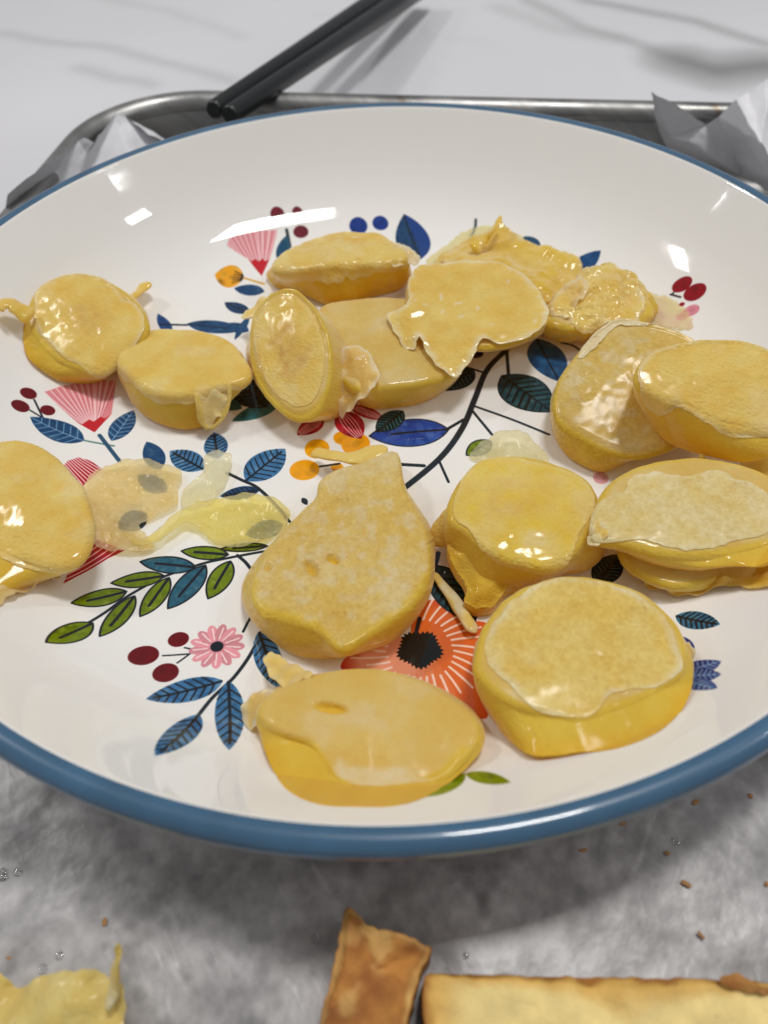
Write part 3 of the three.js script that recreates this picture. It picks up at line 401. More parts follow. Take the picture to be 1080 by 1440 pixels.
// a loose skin on top of a slice: out to reach(direction), its torn edge thicker, wavy and a little lifted
function makeSkin(s, o) {
  const { N, sample } = s, V = 34, pos = [], col = [], idx = [], r0 = o.reach ?? 1.2, seed = o.seed;
  for (let v = 0; v <= V + 2; v++) for (let i = 0; i < N; i++) {
    const [cx, cz] = s.T.r[i], ang = Math.atan2(cz, cx);
    let reach = r0 + (o.ragged ?? 0.10) * (fbm(cx * 1.6 + seed, cz * 1.6, 1, 3) * 1.9 + 0.25 * noise(cx * 7 + seed, cz * 7, 4) + (o.fray ?? 0.08) * noise(cx * 20, cz * 20, seed));
    for (const [deg, width, extra] of o.lobes ?? []) { let dd = Math.abs(ang * 180 / Math.PI - deg); if (dd > 180) dd = 360 - dd; reach += extra * step(width, width * 0.3, dd); }
    reach = clamp(reach, 0.15, 1.8);
    const f = Math.min(v / V, 1), t = f * reach, [p, n] = sample(i, t);
    const loose = step(0.9, 1.25, t), edge = step(0.86, 1, f), w = o.thick ?? 0.22;
    let off = w * (1 - 0.45 * edge) + (o.pucker ?? 0.2) * 0.7 * ridge(p[0] / 7 + seed, p[2] / 7, p[1] / 7, 2) * (0.3 + loose) + edge * (o.lift ?? 0.35) * 0.45 * (0.5 + 0.5 * noise(cx * 8 + seed, cz * 8, 2));
    off = Math.max(off, 0.12);
    if (v === V + 1) off *= 0.45;
    if (v === V + 2) off = -0.25;
    const out = v === V + 1 ? 0.12 : 0;
    pos.push(p[0] + n[0] * off + cx * out, Math.max(p[1] + n[1] * off, bowlY(p[0], p[2]) + 0.1), p[2] + n[2] * off + cz * out);
    const m = fbm(p[0] / 4 + seed, p[2] / 4, 3, 4);
    let c = lerp3(o.color ?? SKIN, o.tone ?? AMBER, clamp(0.4 + m * 1.1));
    c = lerp3(c, WHITE, 0.25 * step(0.1, 0.55, fbm(p[0] / 6 + seed * 2, p[2] / 6, 9, 4)));
    c = lerp3(c, WHITE, clamp(step(0.88, 0.99, f) * (o.pale ?? 0.7) * (0.6 + 0.5 * noise(cx * 5 + seed, cz * 5, 6))));
    if (o.brown) c = lerp3(c, [0.78, 0.46, 0.13], o.brown * step(0.62, 0.12, t + m * 0.5) * (0.7 + 0.5 * noise(p[0] / 1.5, p[2] / 1.5, 3)));
    col.push(...c);
  }
  for (let v = 0; v < V + 2; v++) for (let i = 0; i < N; i++) { const a = v * N + i, b = v * N + (i + 1) % N, c = a + N, e = b + N; if (v) idx.push(a, e, b); idx.push(a, c, e); }
  const g = geom(pos, idx, col);
  if (g.attributes.normal.getY(5 * N + 3) < 0) { const ix = g.index.array; for (let i = 0; i < ix.length; i += 3) { const t = ix[i]; ix[i] = ix[i + 1]; ix[i + 1] = t; } g.computeVertexNormals(); }
  return g;
}
// a torn sheet of any outline: a fine grid inside the outline, its edge snapped to it, heights carried in from the outline
function makeSheet(flat, o = {}) {
  const P = []; for (let i = 0; i < flat.length; i += 3) P.push(new THREE.Vector3(flat[i], flat[i + 1], flat[i + 2]));
  const seed = o.seed ?? 1, curve = new THREE.CatmullRomCurve3(P, true, 'centripetal').getPoints(P.length * 9).slice(0, -1), M = curve.length;
  const hOf = (p) => o.onSlice ? 0 : o.onPlate ? p.y - bowlY(p.x, p.z) : p.y;
  const out = curve.map((p, i) => { const a = curve[(i + 1) % M], b = curve[(i + M - 1) % M], nx = a.z - b.z, nz = b.x - a.x, l = Math.hypot(nx, nz) || 1, k = (o.ragged ?? 0.35) * (noise(p.x / 1.1 + seed, p.z / 1.1, 3) + 0.7 * noise(p.x / 3 + seed, p.z / 3, 5)); return { x: p.x + nx / l * k, z: p.z + nz / l * k, h: hOf(p) }; });
  const ctrl = P.map((p) => ({ x: p.x, z: p.z, h: hOf(p) })), mean = ctrl.reduce((s, p) => s + p.h, 0) / ctrl.length;
  let lo = [1e9, 1e9], hi = [-1e9, -1e9];
  for (const q of out) { lo = [Math.min(lo[0], q.x), Math.min(lo[1], q.z)]; hi = [Math.max(hi[0], q.x), Math.max(hi[1], q.z)]; }
  const h0 = o.cell ?? Math.max(0.35, Math.min(0.8, (hi[0] - lo[0]) / 60)), nx = Math.ceil((hi[0] - lo[0]) / h0) + 3, nz = Math.ceil((hi[1] - lo[1]) / h0) + 3;
  const inside = (x, z) => { let c = false; for (let i = 0, j = M - 1; i < M; j = i++) if ((out[i].z > z) !== (out[j].z > z) && x < (out[j].x - out[i].x) * (z - out[i].z) / (out[j].z - out[i].z) + out[i].x) c = !c; return c; };
  const near = (x, z) => { let best = [1e9, 0, 0]; for (let i = 0; i < M; i++) { const a = out[i], b = out[(i + 1) % M], dx = b.x - a.x, dz = b.z - a.z, t = clamp(((x - a.x) * dx + (z - a.z) * dz) / (dx * dx + dz * dz || 1)), qx = a.x + dx * t, qz = a.z + dz * t, dd = Math.hypot(x - qx, z - qz); if (dd < best[0]) best = [dd, qx, qz]; } return best; };
  const V = [], id = new Int32Array(nx * nz).fill(-1);
  for (let j = 0; j < nz; j++) for (let i = 0; i < nx; i++) {
    let x = lo[0] + (i - 1) * h0, z = lo[1] + (j - 1) * h0; const ins = inside(x, z), [dd, qx, qz] = near(x, z);
    if (!ins && dd > h0 * 0.75) continue;
    if (!ins || dd < h0 * 0.25) { x = qx; z = qz; }
    let s = 0, w = 0; for (const c of ctrl) { const k = 1 / Math.pow((c.x - x) ** 2 + (c.z - z) ** 2 + 0.3, o.power ?? 1.3); s += k * c.h; w += k; }
    const e = ins ? dd : 0, inner = step(0, o.rim ?? 4, e);
    let h = s / w + (o.dome ?? 0) * inner + (o.wr ?? 0.3) * fbm(x / (o.fr ?? 4) + seed, z / (o.fr ?? 4), seed, 3) * 1.6 + (o.fold ?? 0) * ridge(x / 5 + seed, z / 5, seed, 3);
    if (o.onPlate) h = Math.max(h, 0.25) + bowlY(x, z);
    if (o.onSlice) h = Math.max(h, 0) + o.onSlice(x, z) + 0.3;
    const th = mix(o.edge ?? 0.25, o.thick ?? 0.7, step(0, 1.5, e));
    id[j * nx + i] = V.length; V.push([x, h, z, th, e]);
  }
  const top = [], idx = [];
  for (let j = 0; j < nz - 1; j++) for (let i = 0; i < nx - 1; i++) {
    const q = [id[j * nx + i], id[j * nx + i + 1], id[(j + 1) * nx + i + 1], id[(j + 1) * nx + i]];
    if (q.every((v) => v >= 0)) top.push([q[0], q[3], q[1]], [q[1], q[3], q[2]]);
    else { const r = q.filter((v) => v >= 0); if (r.length === 3) top.push([r[0], r[2], r[1]]); }
  }
  const n = V.length, pos = [], col = [];
  for (let k = 0; k < 2; k++) for (const [x, y, z, th, e] of V) {
    let yy = k ? y - th : y; if (k) yy = Math.max(yy, Math.min(bowlY(x, z) + 0.05, y - 0.1));
    pos.push(x, yy, z);
    const m = fbm(x / 4 + seed, z / 4, seed, 4); let c = lerp3(o.color ?? SKIN, o.tone ?? FACE, clamp(0.5 + m));
    c = lerp3(c, WHITE, (o.pale ?? 0.5) * step((o.band ?? 1.8) * (1 + 1.2 * noise(x / 2.5 + seed, z / 2.5, 6)), 0, e)); col.push(...c);
  }
  const edges = new Map();
  for (const t of top) { for (let e = 0; e < 3; e++) { const a = t[e], b = t[(e + 1) % 3], k = a < b ? a + '_' + b : b + '_' + a; edges.set(k, edges.has(k) ? null : [a, b]); } idx.push(...t); idx.push(t[0] + n, t[2] + n, t[1] + n); }
  for (const e of edges.values()) if (e) idx.push(e[0], e[0] + n, e[1], e[1], e[0] + n, e[1] + n);
  return geom(pos, idx, col);
}
// a strand: a flattened round bar along a path
function makeStrand(flat, w, th, o = {}) {
  const P = []; for (let i = 0; i < flat.length; i += 3) P.push(new THREE.Vector3(flat[i], flat[i + 1], flat[i + 2]));
  const curve = new THREE.CatmullRomCurve3(P), S = 36, R = 12, pos = [], col = [], idx = [];
  for (let k = 0; k <= S; k++) {
    const t = k / S, p = curve.getPoint(t), d = curve.getTangent(t), side = new THREE.Vector3(0, 1, 0).cross(d).normalize(), up = d.clone().cross(side).normalize();
    const taper = (o.taper ? mix(1, o.taper, t) : 1) * (0.25 + 0.75 * Math.sqrt(clamp(Math.min(t, 1 - t) * 14))) * (1 + 0.22 * noise(t * 6 + w, w, 3)), tw = (o.twist ?? 0.5) * noise(t * 3, w, 8);
    for (let i = 0; i < R; i++) {
      const a = i / R * 2 * Math.PI, u = Math.cos(a) * w / 2 * taper, v = Math.sin(a) * th / 2 * taper, x = u * Math.cos(tw) - v * Math.sin(tw), y = u * Math.sin(tw) + v * Math.cos(tw);
      const q = p.clone().addScaledVector(side, x).addScaledVector(up, y);
      if (!o.free) q.y = Math.max(q.y, bowlY(q.x, q.z) + 0.1);
      pos.push(q.x, q.y, q.z); col.push(...lerp3(o.color ?? SIDE, SKIN, clamp(0.5 + noise(q.x / 2, q.z / 2, 4))));
    }
  }
  for (let k = 0; k < S; k++) for (let i = 0; i < R; i++) { const a = k * R + i, b = k * R + (i + 1) % R; idx.push(a, b, a + R, b, b + R, a + R); }
  for (let i = 1; i < R - 1; i++) idx.push(0, i + 1, i, S * R, S * R + i, S * R + i + 1);
  return geom(pos, idx, col);
}

// ------------------------------------------------------------------ the surface: marble counter
const REST = -42;
{
  const n = 2048, size = 1400, c = document.createElement('canvas'); c.width = c.height = n;
  const g = c.getContext('2d'), X = (v) => (v + size / 2) / size * n, Z = (v) => (v + 900) / size * n;
  g.fillStyle = '#dddde1'; g.fillRect(0, 0, n, n); g.filter = 'blur(5px)';
  const v = SHEETS.veins, at = (i) => [X(v[i * 3]), Z(v[i * 3 + 2])], r = rng(5);
  const vein = (a, b, w, al, col = '120,118,118') => {
    for (let k = 0; k < 5; k++) {
      g.strokeStyle = `rgba(${col},${al / 3})`; g.lineWidth = w * (0.4 + k * 0.6); g.lineCap = 'round'; g.beginPath();
      for (let i = a; i <= b; i++) { const [x, y] = at(i); if (i === a) g.moveTo(x, y); else { const [px, py] = at(i - 1); g.quadraticCurveTo((px + x) / 2 + (r() - 0.5) * 18, (py + y) / 2 + (r() - 0.5) * 14, x, y); } }
      g.stroke();
    }
  };
  vein(0, 4, 3, 0.30); vein(5, 7, 5, 0.2); vein(8, 11, 5, 0.42); vein(12, 17, 6, 0.26); vein(15, 17, 26, 0.42, '88,90,90'); vein(18, 20, 10, 0.12);
  for (let k = 0; k < 40; k++) { let x = r() * n, y = r() * n; const a = 0.45 + (r() - 0.5) * 0.6; g.strokeStyle = `rgba(130,130,132,${0.05 + r() * 0.08})`; g.lineWidth = 2 + r() * 9; g.beginPath(); g.moveTo(x, y); for (let i = 0; i < 9; i++) { x += Math.cos(a) * 26 + (r() - 0.5) * 22; y += Math.sin(a) * 26 + (r() - 0.5) * 22; g.lineTo(x, y); } g.stroke(); }
  g.filter = 'none';
  const im = g.getImageData(0, 0, n, n), d = im.data;
  for (let j = 0; j < n; j++) for (let i = 0; i < n; i++) { const k = (j * n + i) * 4, q = 1 + 0.035 * fbm(i / 160, j / 160, 2, 3); d[k] *= q; d[k + 1] *= q; d[k + 2] *= q; }
  g.putImageData(im, 0, 0);
  const t = new THREE.CanvasTexture(c); t.colorSpace = THREE.SRGBColorSpace; t.flipY = false; t.magFilter = THREE.LinearFilter;
  const geo = new THREE.BoxGeometry(1.4, 0.03, 1.4), uv = geo.attributes.uv, p = geo.attributes.position;
  for (let i = 0; i < uv.count; i++) uv.setXY(i, p.getX(i) / 1.4 + 0.5, p.getZ(i) / 1.4 + 0.5);
  const m = new THREE.Mesh(geo, new THREE.MeshPhysicalMaterial({ map: t, roughness: 0.28 }));
  m.name = 'countertop'; m.position.set(0, REST / 1000 - 0.015, -0.2); m.receiveShadow = true;
  m.userData = { label: 'white marble countertop with thin grey veins behind the baking tray', category: 'countertop', kind: 'structure' };
  scene.add(m);
}

// ------------------------------------------------------------------ the baking tray
const A9 = 0.155, tray2 = (x, z) => [x * 0.988 - z * 0.155, x * 0.155 + z * 0.988];     // tray axes to plate axes
function roundRect(x0, x1, z0, z1, rc, per = 16) {
  const o = [], arc = (cx, cz, a0) => { for (let k = 0; k <= per; k++) { const a = a0 + k / per * Math.PI / 2; o.push([cx + Math.cos(a) * rc, cz + Math.sin(a) * rc]); } };
  arc(x1 - rc, z1 - rc, 0); arc(x0 + rc, z1 - rc, Math.PI / 2); arc(x0 + rc, z0 + rc, Math.PI); arc(x1 - rc, z0 + rc, Math.PI * 1.5);
  return o;
}
const steelTone = dataTex(512, (u, v) => { const a = fbm(u * 9, v * 9, 5, 5, 9), s = fbm(u * 60, v * 4, 7, 2, 0), br = 0.5 * step(0.42, 0.56, fbm(u * 16, v * 16, 31, 3, 16)); const k = 0.62 + 0.14 * a + 0.05 * s; return [k - br * 0.12, k - br * 0.22, k - 0.005 - br * 0.32]; }, true);
const steelRough = dataTex(256, (u, v) => 0.42 + 0.3 * fbm(u * 7, v * 7, 6, 4, 7));
const steelMat = new THREE.MeshPhysicalMaterial({ map: steelTone, metalness: 0.95, roughness: 1, roughnessMap: steelRough, bumpMap: steelTone, bumpScale: 0.0002 });
{
  const root = thing('baking_tray', 'brushed steel baking tray with rolled rim under the plate and parchment', 'baking tray', [60, REST, 10]);
  const lay = (prof, close) => {                                    // prof: [inset from the outer rim edge, y]
    const pos = [], idx = [], uv = []; let n = 0;
    prof.forEach(([ins, y]) => { const o = roundRect(-138 + ins, 320 - ins, -165 + ins, 190 - ins, 46 - Math.min(ins, 34), 20); n = o.length; o.forEach(([x, z], i) => { const [X, Z] = tray2(x, z); pos.push(X, y, Z); uv.push(x / 120 + y / 90, z / 120 + y / 90); }); });
    for (let k = 0; k < prof.length - 1; k++) for (let i = 0; i < n; i++) { const a = k * n + i, b = k * n + (i + 1) % n; idx.push(a, a + n, b, b, a + n, b + n); }
    if (close) { const c = pos.length / 3, [X, Z] = tray2(91, 12); pos.push(X, prof.at(-1)[1], Z); uv.push(0, 0); const l = (prof.length - 1) * n; for (let i = 0; i < n; i++) idx.push(l + i, c, l + (i + 1) % n); }
    return geom(pos, idx, null, uv);
  };
  const rim = []; for (let k = 0; k <= 14; k++) { const a = Math.PI * (1.25 - k / 14 * 1.75); rim.push([4.6 + Math.cos(a) * 4.6, -17.2 + Math.sin(a) * 4.2]); }
  part(root, 'rolled_rim', lay(rim.map(([i, y]) => [i, y])), steelMat);
  part(root, 'pan', lay([[7, -15], [8.5, -18], [11, -27], [12.5, -35], [14, -38.2], [17, -39.8], [22, -40.3]], true), steelMat);
}

// ------------------------------------------------------------------ parchment paper: flat greasy sheet in the tray, two corners crumpled up
const paperMap = (() => {
  const n = 1024, c = document.createElement('canvas'); c.width = c.height = n; const g = c.getContext('2d'), im = g.createImageData(n, n), r = rng(3);
  for (let j = 0; j < n; j++) for (let i = 0; i < n; i++) {
    const u = i / n * 100, v = j / n * 100, a = fbm(u / 9, v / 9, 1, 5), b = fbm(u / 2.2, v / 2.2, 5, 3), s = ridge((u * 0.8 + v * 0.45) / 2.2, (v - u * 0.5) / 9, 11, 2), spot = step(0.1, 0.75, noise(u / 2.6, v / 2.6, 14) * 0.6 + noise(u / 5, v / 5, 3) * 0.4);
    let k = 0.61 + 0.15 * a + 0.13 * b + 0.10 * Math.max(0, s) * step(0.05, 0.4, fbm(u / 16, v / 16, 30, 2)) - 0.08 * spot; k = clamp(k, 0.25, 0.95);
    const q = (j * n + i) * 4; im.data[q] = 255 * k; im.data[q + 1] = 253 * k; im.data[q + 2] = 255 * k; im.data[q + 3] = 255;
  }
  g.putImageData(im, 0, 0);
  const t = new THREE.CanvasTexture(c); t.wrapS = t.wrapT = THREE.MirroredRepeatWrapping; t.colorSpace = THREE.SRGBColorSpace; t.magFilter = THREE.LinearFilter; return t;
})();
const paperMat = new THREE.MeshPhysicalMaterial({ map: paperMap, bumpMap: paperMap, bumpScale: 0.0005, roughness: 0.36, clearcoat: 0.4, clearcoatRoughness: 0.25 });
const dryPaper = new THREE.MeshPhysicalMaterial({ color: new THREE.Color().setRGB(0.78, 0.78, 0.81), bumpMap: paperMap, bumpScale: 0.0003, roughness: 0.6, transmission: 0, thickness: 0 });
function foldedPaper(flat, tris) {
  const P = []; for (let i = 0; i < flat.length; i += 3) P.push([flat[i], flat[i + 1], flat[i + 2]]);
  const pos = [], S = 16, idx = [];
  for (const t of tris) { const [a, b, c] = t.map((i) => P[i]); const id = (u, v) => pos.length / 3; const m = {};
    for (let u = 0; u <= S; u++) for (let v = 0; v <= S - u; v++) { const w = 1 - u / S - v / S, p = [0, 1, 2].map((k) => a[k] * w + b[k] * u / S + c[k] * v / S); m[u + ',' + v] = pos.length / 3; const h = 1.5 * ridge(p[0] / 14, p[2] / 14, p[1] / 14, 4) + 0.8 * fbm(p[0] / 5, p[1] / 5, p[2] / 5, 3); pos.push(p[0] + 0.3 * h, p[1] + h, p[2] + 0.5 * h); }
    for (let u = 0; u < S; u++) for (let v = 0; v < S - u; v++) { idx.push(m[u + ',' + v], m[(u + 1) + ',' + v], m[u + ',' + (v + 1)]); if (u + v < S - 1) idx.push(m[(u + 1) + ',' + v], m[(u + 1) + ',' + (v + 1)], m[u + ',' + (v + 1)]); } }
  const n = pos.length / 3, pos2 = pos.slice(), idx2 = idx.slice();
  for (let i = 0; i < n; i++) pos2.push(pos[i * 3] + 0.05, pos[i * 3 + 1] - 0.15, pos[i * 3 + 2] - 0.08);
  for (let i = 0; i < idx.length; i += 3) idx2.push(idx[i] + n, idx[i + 2] + n, idx[i + 1] + n);
  let g = geom(pos2, idx2, null, planarUV(pos2, 100)); g.deleteAttribute('normal'); g = mergeVertices(g, 0.01); g.computeVertexNormals(); return g;
}
{
  const root = thing('parchment_paper', 'greasy translucent parchment paper lining the tray, its back corners crumpled upright', 'parchment paper', [0, -40, 0]);
  const nx = 170, nz = 130, pos = [], idx = [];
  for (let j = 0; j <= nz; j++) for (let i = 0; i <= nx; i++) { const x = mix(-118, 296, i / nx), z = mix(-142, 164, j / nz), [X, Z] = tray2(x, z), R = Math.hypot(X, Z), away = step(86, 104, R); const h = away * (0.9 * ridge(X / 34, Z / 34, 2, 3) + 0.5 * fbm(X / 8, Z / 8, 4, 3)); pos.push(X, clamp(-38.4 + h * 0.7, -39.5, -37), Z); }
  for (let j = 0; j < nz; j++) for (let i = 0; i < nx; i++) { const a = j * (nx + 1) + i, b = a + nx + 1; idx.push(a, b, a + 1, a + 1, b, b + 1); }
  part(root, 'paper_sheet', geom(pos, idx, null, planarUV(pos, 100)), paperMat);
  part(root, 'paper_corner', foldedPaper(SHEETS.paper_left, [[0, 1, 8], [1, 4, 8], [1, 2, 4], [2, 3, 4], [4, 9, 8], [4, 5, 9], [5, 6, 10], [5, 10, 9], [6, 7, 11], [6, 11, 10]]), dryPaper, 'white crumpled paper corner at the back left of the plate');
  part(root, 'paper_corner', foldedPaper(SHEETS.paper_right, [[0, 1, 4], [1, 2, 3], [1, 3, 4], [0, 13, 1], [1, 13, 2], [2, 13, 11], [2, 11, 3], [3, 11, 5], [5, 11, 12], [5, 12, 6], [6, 12, 7], [7, 12, 8], [8, 12, 14], [8, 14, 9], [12, 11, 14], [14, 11, 10], [14, 10, 9]]), dryPaper, 'white torn paper corner at the back right of the plate');
}

// ------------------------------------------------------------------ the plate
const plateTex = (() => {
  const n = 2048, mm = 250, c = document.createElement('canvas'); c.width = c.height = n;
  const g = c.getContext('2d'), r = rng(11); g.fillStyle = '#f0efed'; g.fillRect(0, 0, n, n);
  g.setTransform(n / mm, 0, 0, n / mm, n / 2, n / 2); g.lineCap = 'round'; g.lineJoin = 'round';
  const INK = '#1c232b';
  const tint = (hex, k) => { const v = parseInt(hex.slice(1), 16), f = (x) => Math.round(clamp(x * k, 0, 255)); return `rgb(${f(v >> 16)},${f((v >> 8) & 255)},${f(v & 255)})`; };
  const leafPath = (L, W) => { g.beginPath(); g.moveTo(0, 0); g.bezierCurveTo(L * 0.22, -W * 0.72, L * 0.72, -W * 0.62, L, 0); g.bezierCurveTo(L * 0.72, W * 0.62, L * 0.22, W * 0.72, 0, 0); g.closePath(); };
  const line = (w, col, ...p) => { g.strokeStyle = col; g.lineWidth = w; g.beginPath(); g.moveTo(p[0], p[1]); if (p.length === 6) g.quadraticCurveTo(p[2], p[3], p[4], p[5]); else for (let i = 2; i < p.length; i += 2) g.lineTo(p[i], p[i + 1]); g.stroke(); };
  for (const m of PRINT) {
    const [kind] = m;
    g.save();
    if (kind === 'leaf') {
      const [, [bx, bz, tx, tz, W], col, st] = m, L = Math.hypot(tx - bx, tz - bz);
      g.translate(bx, bz); g.rotate(Math.atan2(tz - bz, tx - bx));
      leafPath(L, W); g.fillStyle = col; g.fill(); g.save(); g.clip();
      for (let k = 0; k < 26; k++) { g.fillStyle = r() < 0.5 ? 'rgba(255,255,255,.07)' : 'rgba(0,10,30,.09)'; g.beginPath(); g.ellipse(r() * L, (r() - 0.5) * W, L * 0.12, W * 0.09, r() * 3, 0, 7); g.fill(); }
      const veins = (cl, w, k, sl) => { for (let i = 1; i <= k; i++) { const x = L * i / (k + 1.5); line(w, cl, x, 0, x + L * sl, -W * 0.42); line(w, cl, x, 0, x + L * sl, W * 0.42); } };
      if (st === 'v') { veins(INK, 0.38, 7, 0.13); line(0.6, INK, -0.4, 0, L * 0.9, 0); }
      if (st === 'd') { veins('#0c1a20', 0.7, 7, 0.16); line(0.8, '#0b151b', 0, 0, L, 0); veins('rgba(120,170,170,.35)', 0.18, 8, 0.16); }
      if (st === 'l') { veins('rgba(130,170,205,.8)', 0.3, 6, 0.12); line(0.35, 'rgba(130,170,205,.8)', 0, 0, L, 0); }
      if (st === 'm' || st === 'o') line(st === 'm' ? 0.5 : 0.7, INK, 0, 0, L * 0.4, W * 0.03, L * (st === 'm' ? 0.95 : 0.72), 0);
      if (st === 'h') { g.fillStyle = '#34589c'; g.beginPath(); g.moveTo(0, 0); g.quadraticCurveTo(L * 0.3, W * 0.2, L, 0); g.lineTo(L, W); g.lineTo(0, W); g.fill(); line(0.5, INK, 0, 0, L, 0); }
      if (st === 's') for (let k = -2; k <= 2; k++) line(0.22, 'rgba(255,220,215,.85)', L * 0.15, k * W * 0.08, L * 0.5, k * W * 0.17, L * 0.92, k * W * 0.06);
      if (st === 'y') { for (let k = -2; k <= 2; k++) line(0.5, '#2a2118', 0, k * 0.5, L * 0.35, k * W * 0.13); g.fillStyle = '#2a2118'; g.fillRect(-0.5, -W * 0.2, L * 0.16, W * 0.4); }
      g.restore();
      if (st === 'o' || st === 'd') { leafPath(L, W); g.strokeStyle = INK; g.lineWidth = 0.42; g.stroke(); }
    }
    if (kind === 'dot') { const [, [x, z, R], col] = m; g.fillStyle = col; g.beginPath(); g.ellipse(x, z, R, R * 0.92, r() * 3, 0, 7); g.fill(); for (let k = 0; k < 9; k++) { g.fillStyle = tint(col, 0.7 + r() * 0.5); g.globalAlpha = 0.25; g.beginPath(); g.arc(x + (r() - 0.5) * R, z + (r() - 0.5) * R, R * 0.3, 0, 7); g.fill(); } }
    if (kind === 'line') { const [, p, w, col] = m; g.strokeStyle = col; g.lineWidth = w; const v = []; for (let i = 0; i < p.length; i += 2) v.push(new THREE.Vector2(p[i], p[i + 1])); const s = new THREE.SplineCurve(v).getPoints(40); g.beginPath(); s.forEach((q, i) => i ? g.lineTo(q.x, q.y) : g.moveTo(q.x, q.y)); g.stroke(); }
    if (kind === 'fan') {
      const [, p, col] = m, n2 = p.length / 2, a = [p[0], p[1]];
      g.beginPath(); g.moveTo(...a); for (let i = 1; i < n2; i++) g.lineTo(p[i * 2], p[i * 2 + 1]); g.closePath(); g.fillStyle = col; g.fill(); g.save(); g.clip();
      const L = Math.hypot(p[4] - a[0], p[5] - a[1]);
      for (let k = 0; k <= 14; k++) { const f = k / 14 * (n2 - 3) , i = Math.min(n2 - 3, 2 + Math.floor(f)) , q = f - Math.floor(f), j = Math.min(i + 1, n2 - 2), x = mix(p[i * 2], p[j * 2], q), z = mix(p[i * 2 + 1], p[j * 2 + 1], q); line(0.4, 'rgba(250,215,218,.8)', a[0], a[1], x, z); line(0.2, 'rgba(190,80,95,.55)', a[0] + 0.4, a[1], x + 0.6, z); }
      g.restore();
      g.fillStyle = '#c71f2c'; g.beginPath(); g.moveTo(...a); g.lineTo(p[2], p[3]); for (let k = 1; k < 6; k++) { const t = k / 6; g.lineTo(mix(p[2], p[n2 * 2 - 2], t), mix(p[3], p[n2 * 2 - 1], t) + (k % 2 ? 1.2 : -0.2)); } g.lineTo(p[n2 * 2 - 2], p[n2 * 2 - 1]); g.closePath(); g.fill();
    }
    if (kind === 'striped') {
      const [, p, col] = m; g.beginPath(); for (let i = 0; i < p.length; i += 2) i ? g.lineTo(p[i], p[i + 1]) : g.moveTo(p[0], p[1]); g.closePath(); g.fillStyle = col; g.fill(); g.clip();
      const x0 = p[0], z0 = p[1], x1 = p[8], z1 = p[9], nx = -(z1 - z0) / 9, nz = (x1 - x0) / 9; for (let k = -8; k <= 8; k++) line(0.3, 'rgba(255,225,222,.9)', x0 + nx * k * 0.55, z0 + nz * k * 0.55, x1 + nx * k * 0.9, z1 + nz * k * 0.9);
    }
    if (kind === 'daisy') {
      const [, [x, z, R], col] = m; g.translate(x, z);
      for (let k = 0; k < 13; k++) { g.save(); g.rotate(k / 13 * 2 * Math.PI); g.fillStyle = tint(col, 0.95 + 0.1 * (k % 2)); g.beginPath(); g.ellipse(R * 0.6, 0, R * 0.42, R * 0.2, 0, 0, 7); g.fill(); line(0.35, 'rgba(255,235,235,.9)', R * 0.35, 0, R * 0.85, 0.2); line(0.15, 'rgba(170,60,75,.6)', R * 0.25, 0.3, R * 0.6, 0.3); g.restore(); }
      g.fillStyle = INK; g.beginPath(); g.arc(0, 0, R * 0.24, 0, 7); g.fill();
    }
    if (kind === 'bloom') {
      const [, [x, z, R], col] = m; g.translate(x, z);
      for (let k = 0; k < 15; k++) { const a = -1.25 + k / 14 * 4.5, len = R * mix(2.5, 4.4, 0.5 + 0.5 * Math.sin(a * 1.0 + 0.2)); g.save(); g.rotate(a); const q = g.createLinearGradient(0, 0, len, 0), low = clamp((a - 1.0) / 1.3); q.addColorStop(0, `rgb(${mix(228, 236, low)},${mix(112, 150, low)},${mix(46, 115, low)})`); q.addColorStop(0.75, `rgb(${mix(224, 240, low)},${mix(104, 168, low)},${mix(36, 140, low)})`); q.addColorStop(1, `rgb(${mix(216, 196, low)},${mix(82, 46, low)},${mix(36, 34, low)})`); g.fillStyle = q; g.beginPath(); g.moveTo(0, -R * 0.3); g.bezierCurveTo(len * 0.5, -R * 1.0, len * 0.95, -R * 0.7, len, 0); g.bezierCurveTo(len * 0.95, R * 0.7, len * 0.5, R * 1.0, 0, R * 0.3); g.fill(); g.restore(); }
      for (let k = 0; k < 26; k++) { const a = -1.4 + k / 25 * 4.7, l0 = R * (1.35 + 0.2 * r()), l1 = R * (2.3 + 0.9 * r()); line(0.5, 'rgba(255,232,220,.92)', Math.cos(a) * l0, Math.sin(a) * l0, Math.cos(a + 0.05) * (l0 + l1) / 2, Math.sin(a + 0.05) * (l0 + l1) / 2, Math.cos(a + 0.12) * l1, Math.sin(a + 0.12) * l1); }
      g.fillStyle = '#12161a'; g.beginPath(); for (let k = 0; k <= 60; k++) { const a = k / 60 * 2 * Math.PI, q = R * (k % 2 ? 1.0 : 0.86) * (1 + 0.08 * Math.sin(a * 5)); k ? g.lineTo(Math.cos(a) * q, Math.sin(a) * q * 0.95) : g.moveTo(q, 0); } g.fill();
    }
    g.restore();
  }
  const im = g.getImageData(0, 0, n, n), q = im.data;               // the enamel is deep: pigments are darker and richer than they were mixed
  for (let i = 0; i < q.length; i += 4) { const mx = Math.max(q[i], q[i + 1], q[i + 2]), mn = Math.min(q[i], q[i + 1], q[i + 2]), k = step(228, 120, mn) * step(215, 150, mx); for (let c2 = 0; c2 < 3; c2++) { const v = q[i + c2]; q[i + c2] = clamp(mix(v, (v - (mx - v) * 0.22) * 0.84, k), 0, 255); } }
  g.putImageData(im, 0, 0);
  const t = new THREE.CanvasTexture(c); t.colorSpace = THREE.SRGBColorSpace; t.flipY = false; t.magFilter = THREE.LinearFilter; t.anisotropy = 8;
  return t;
})();
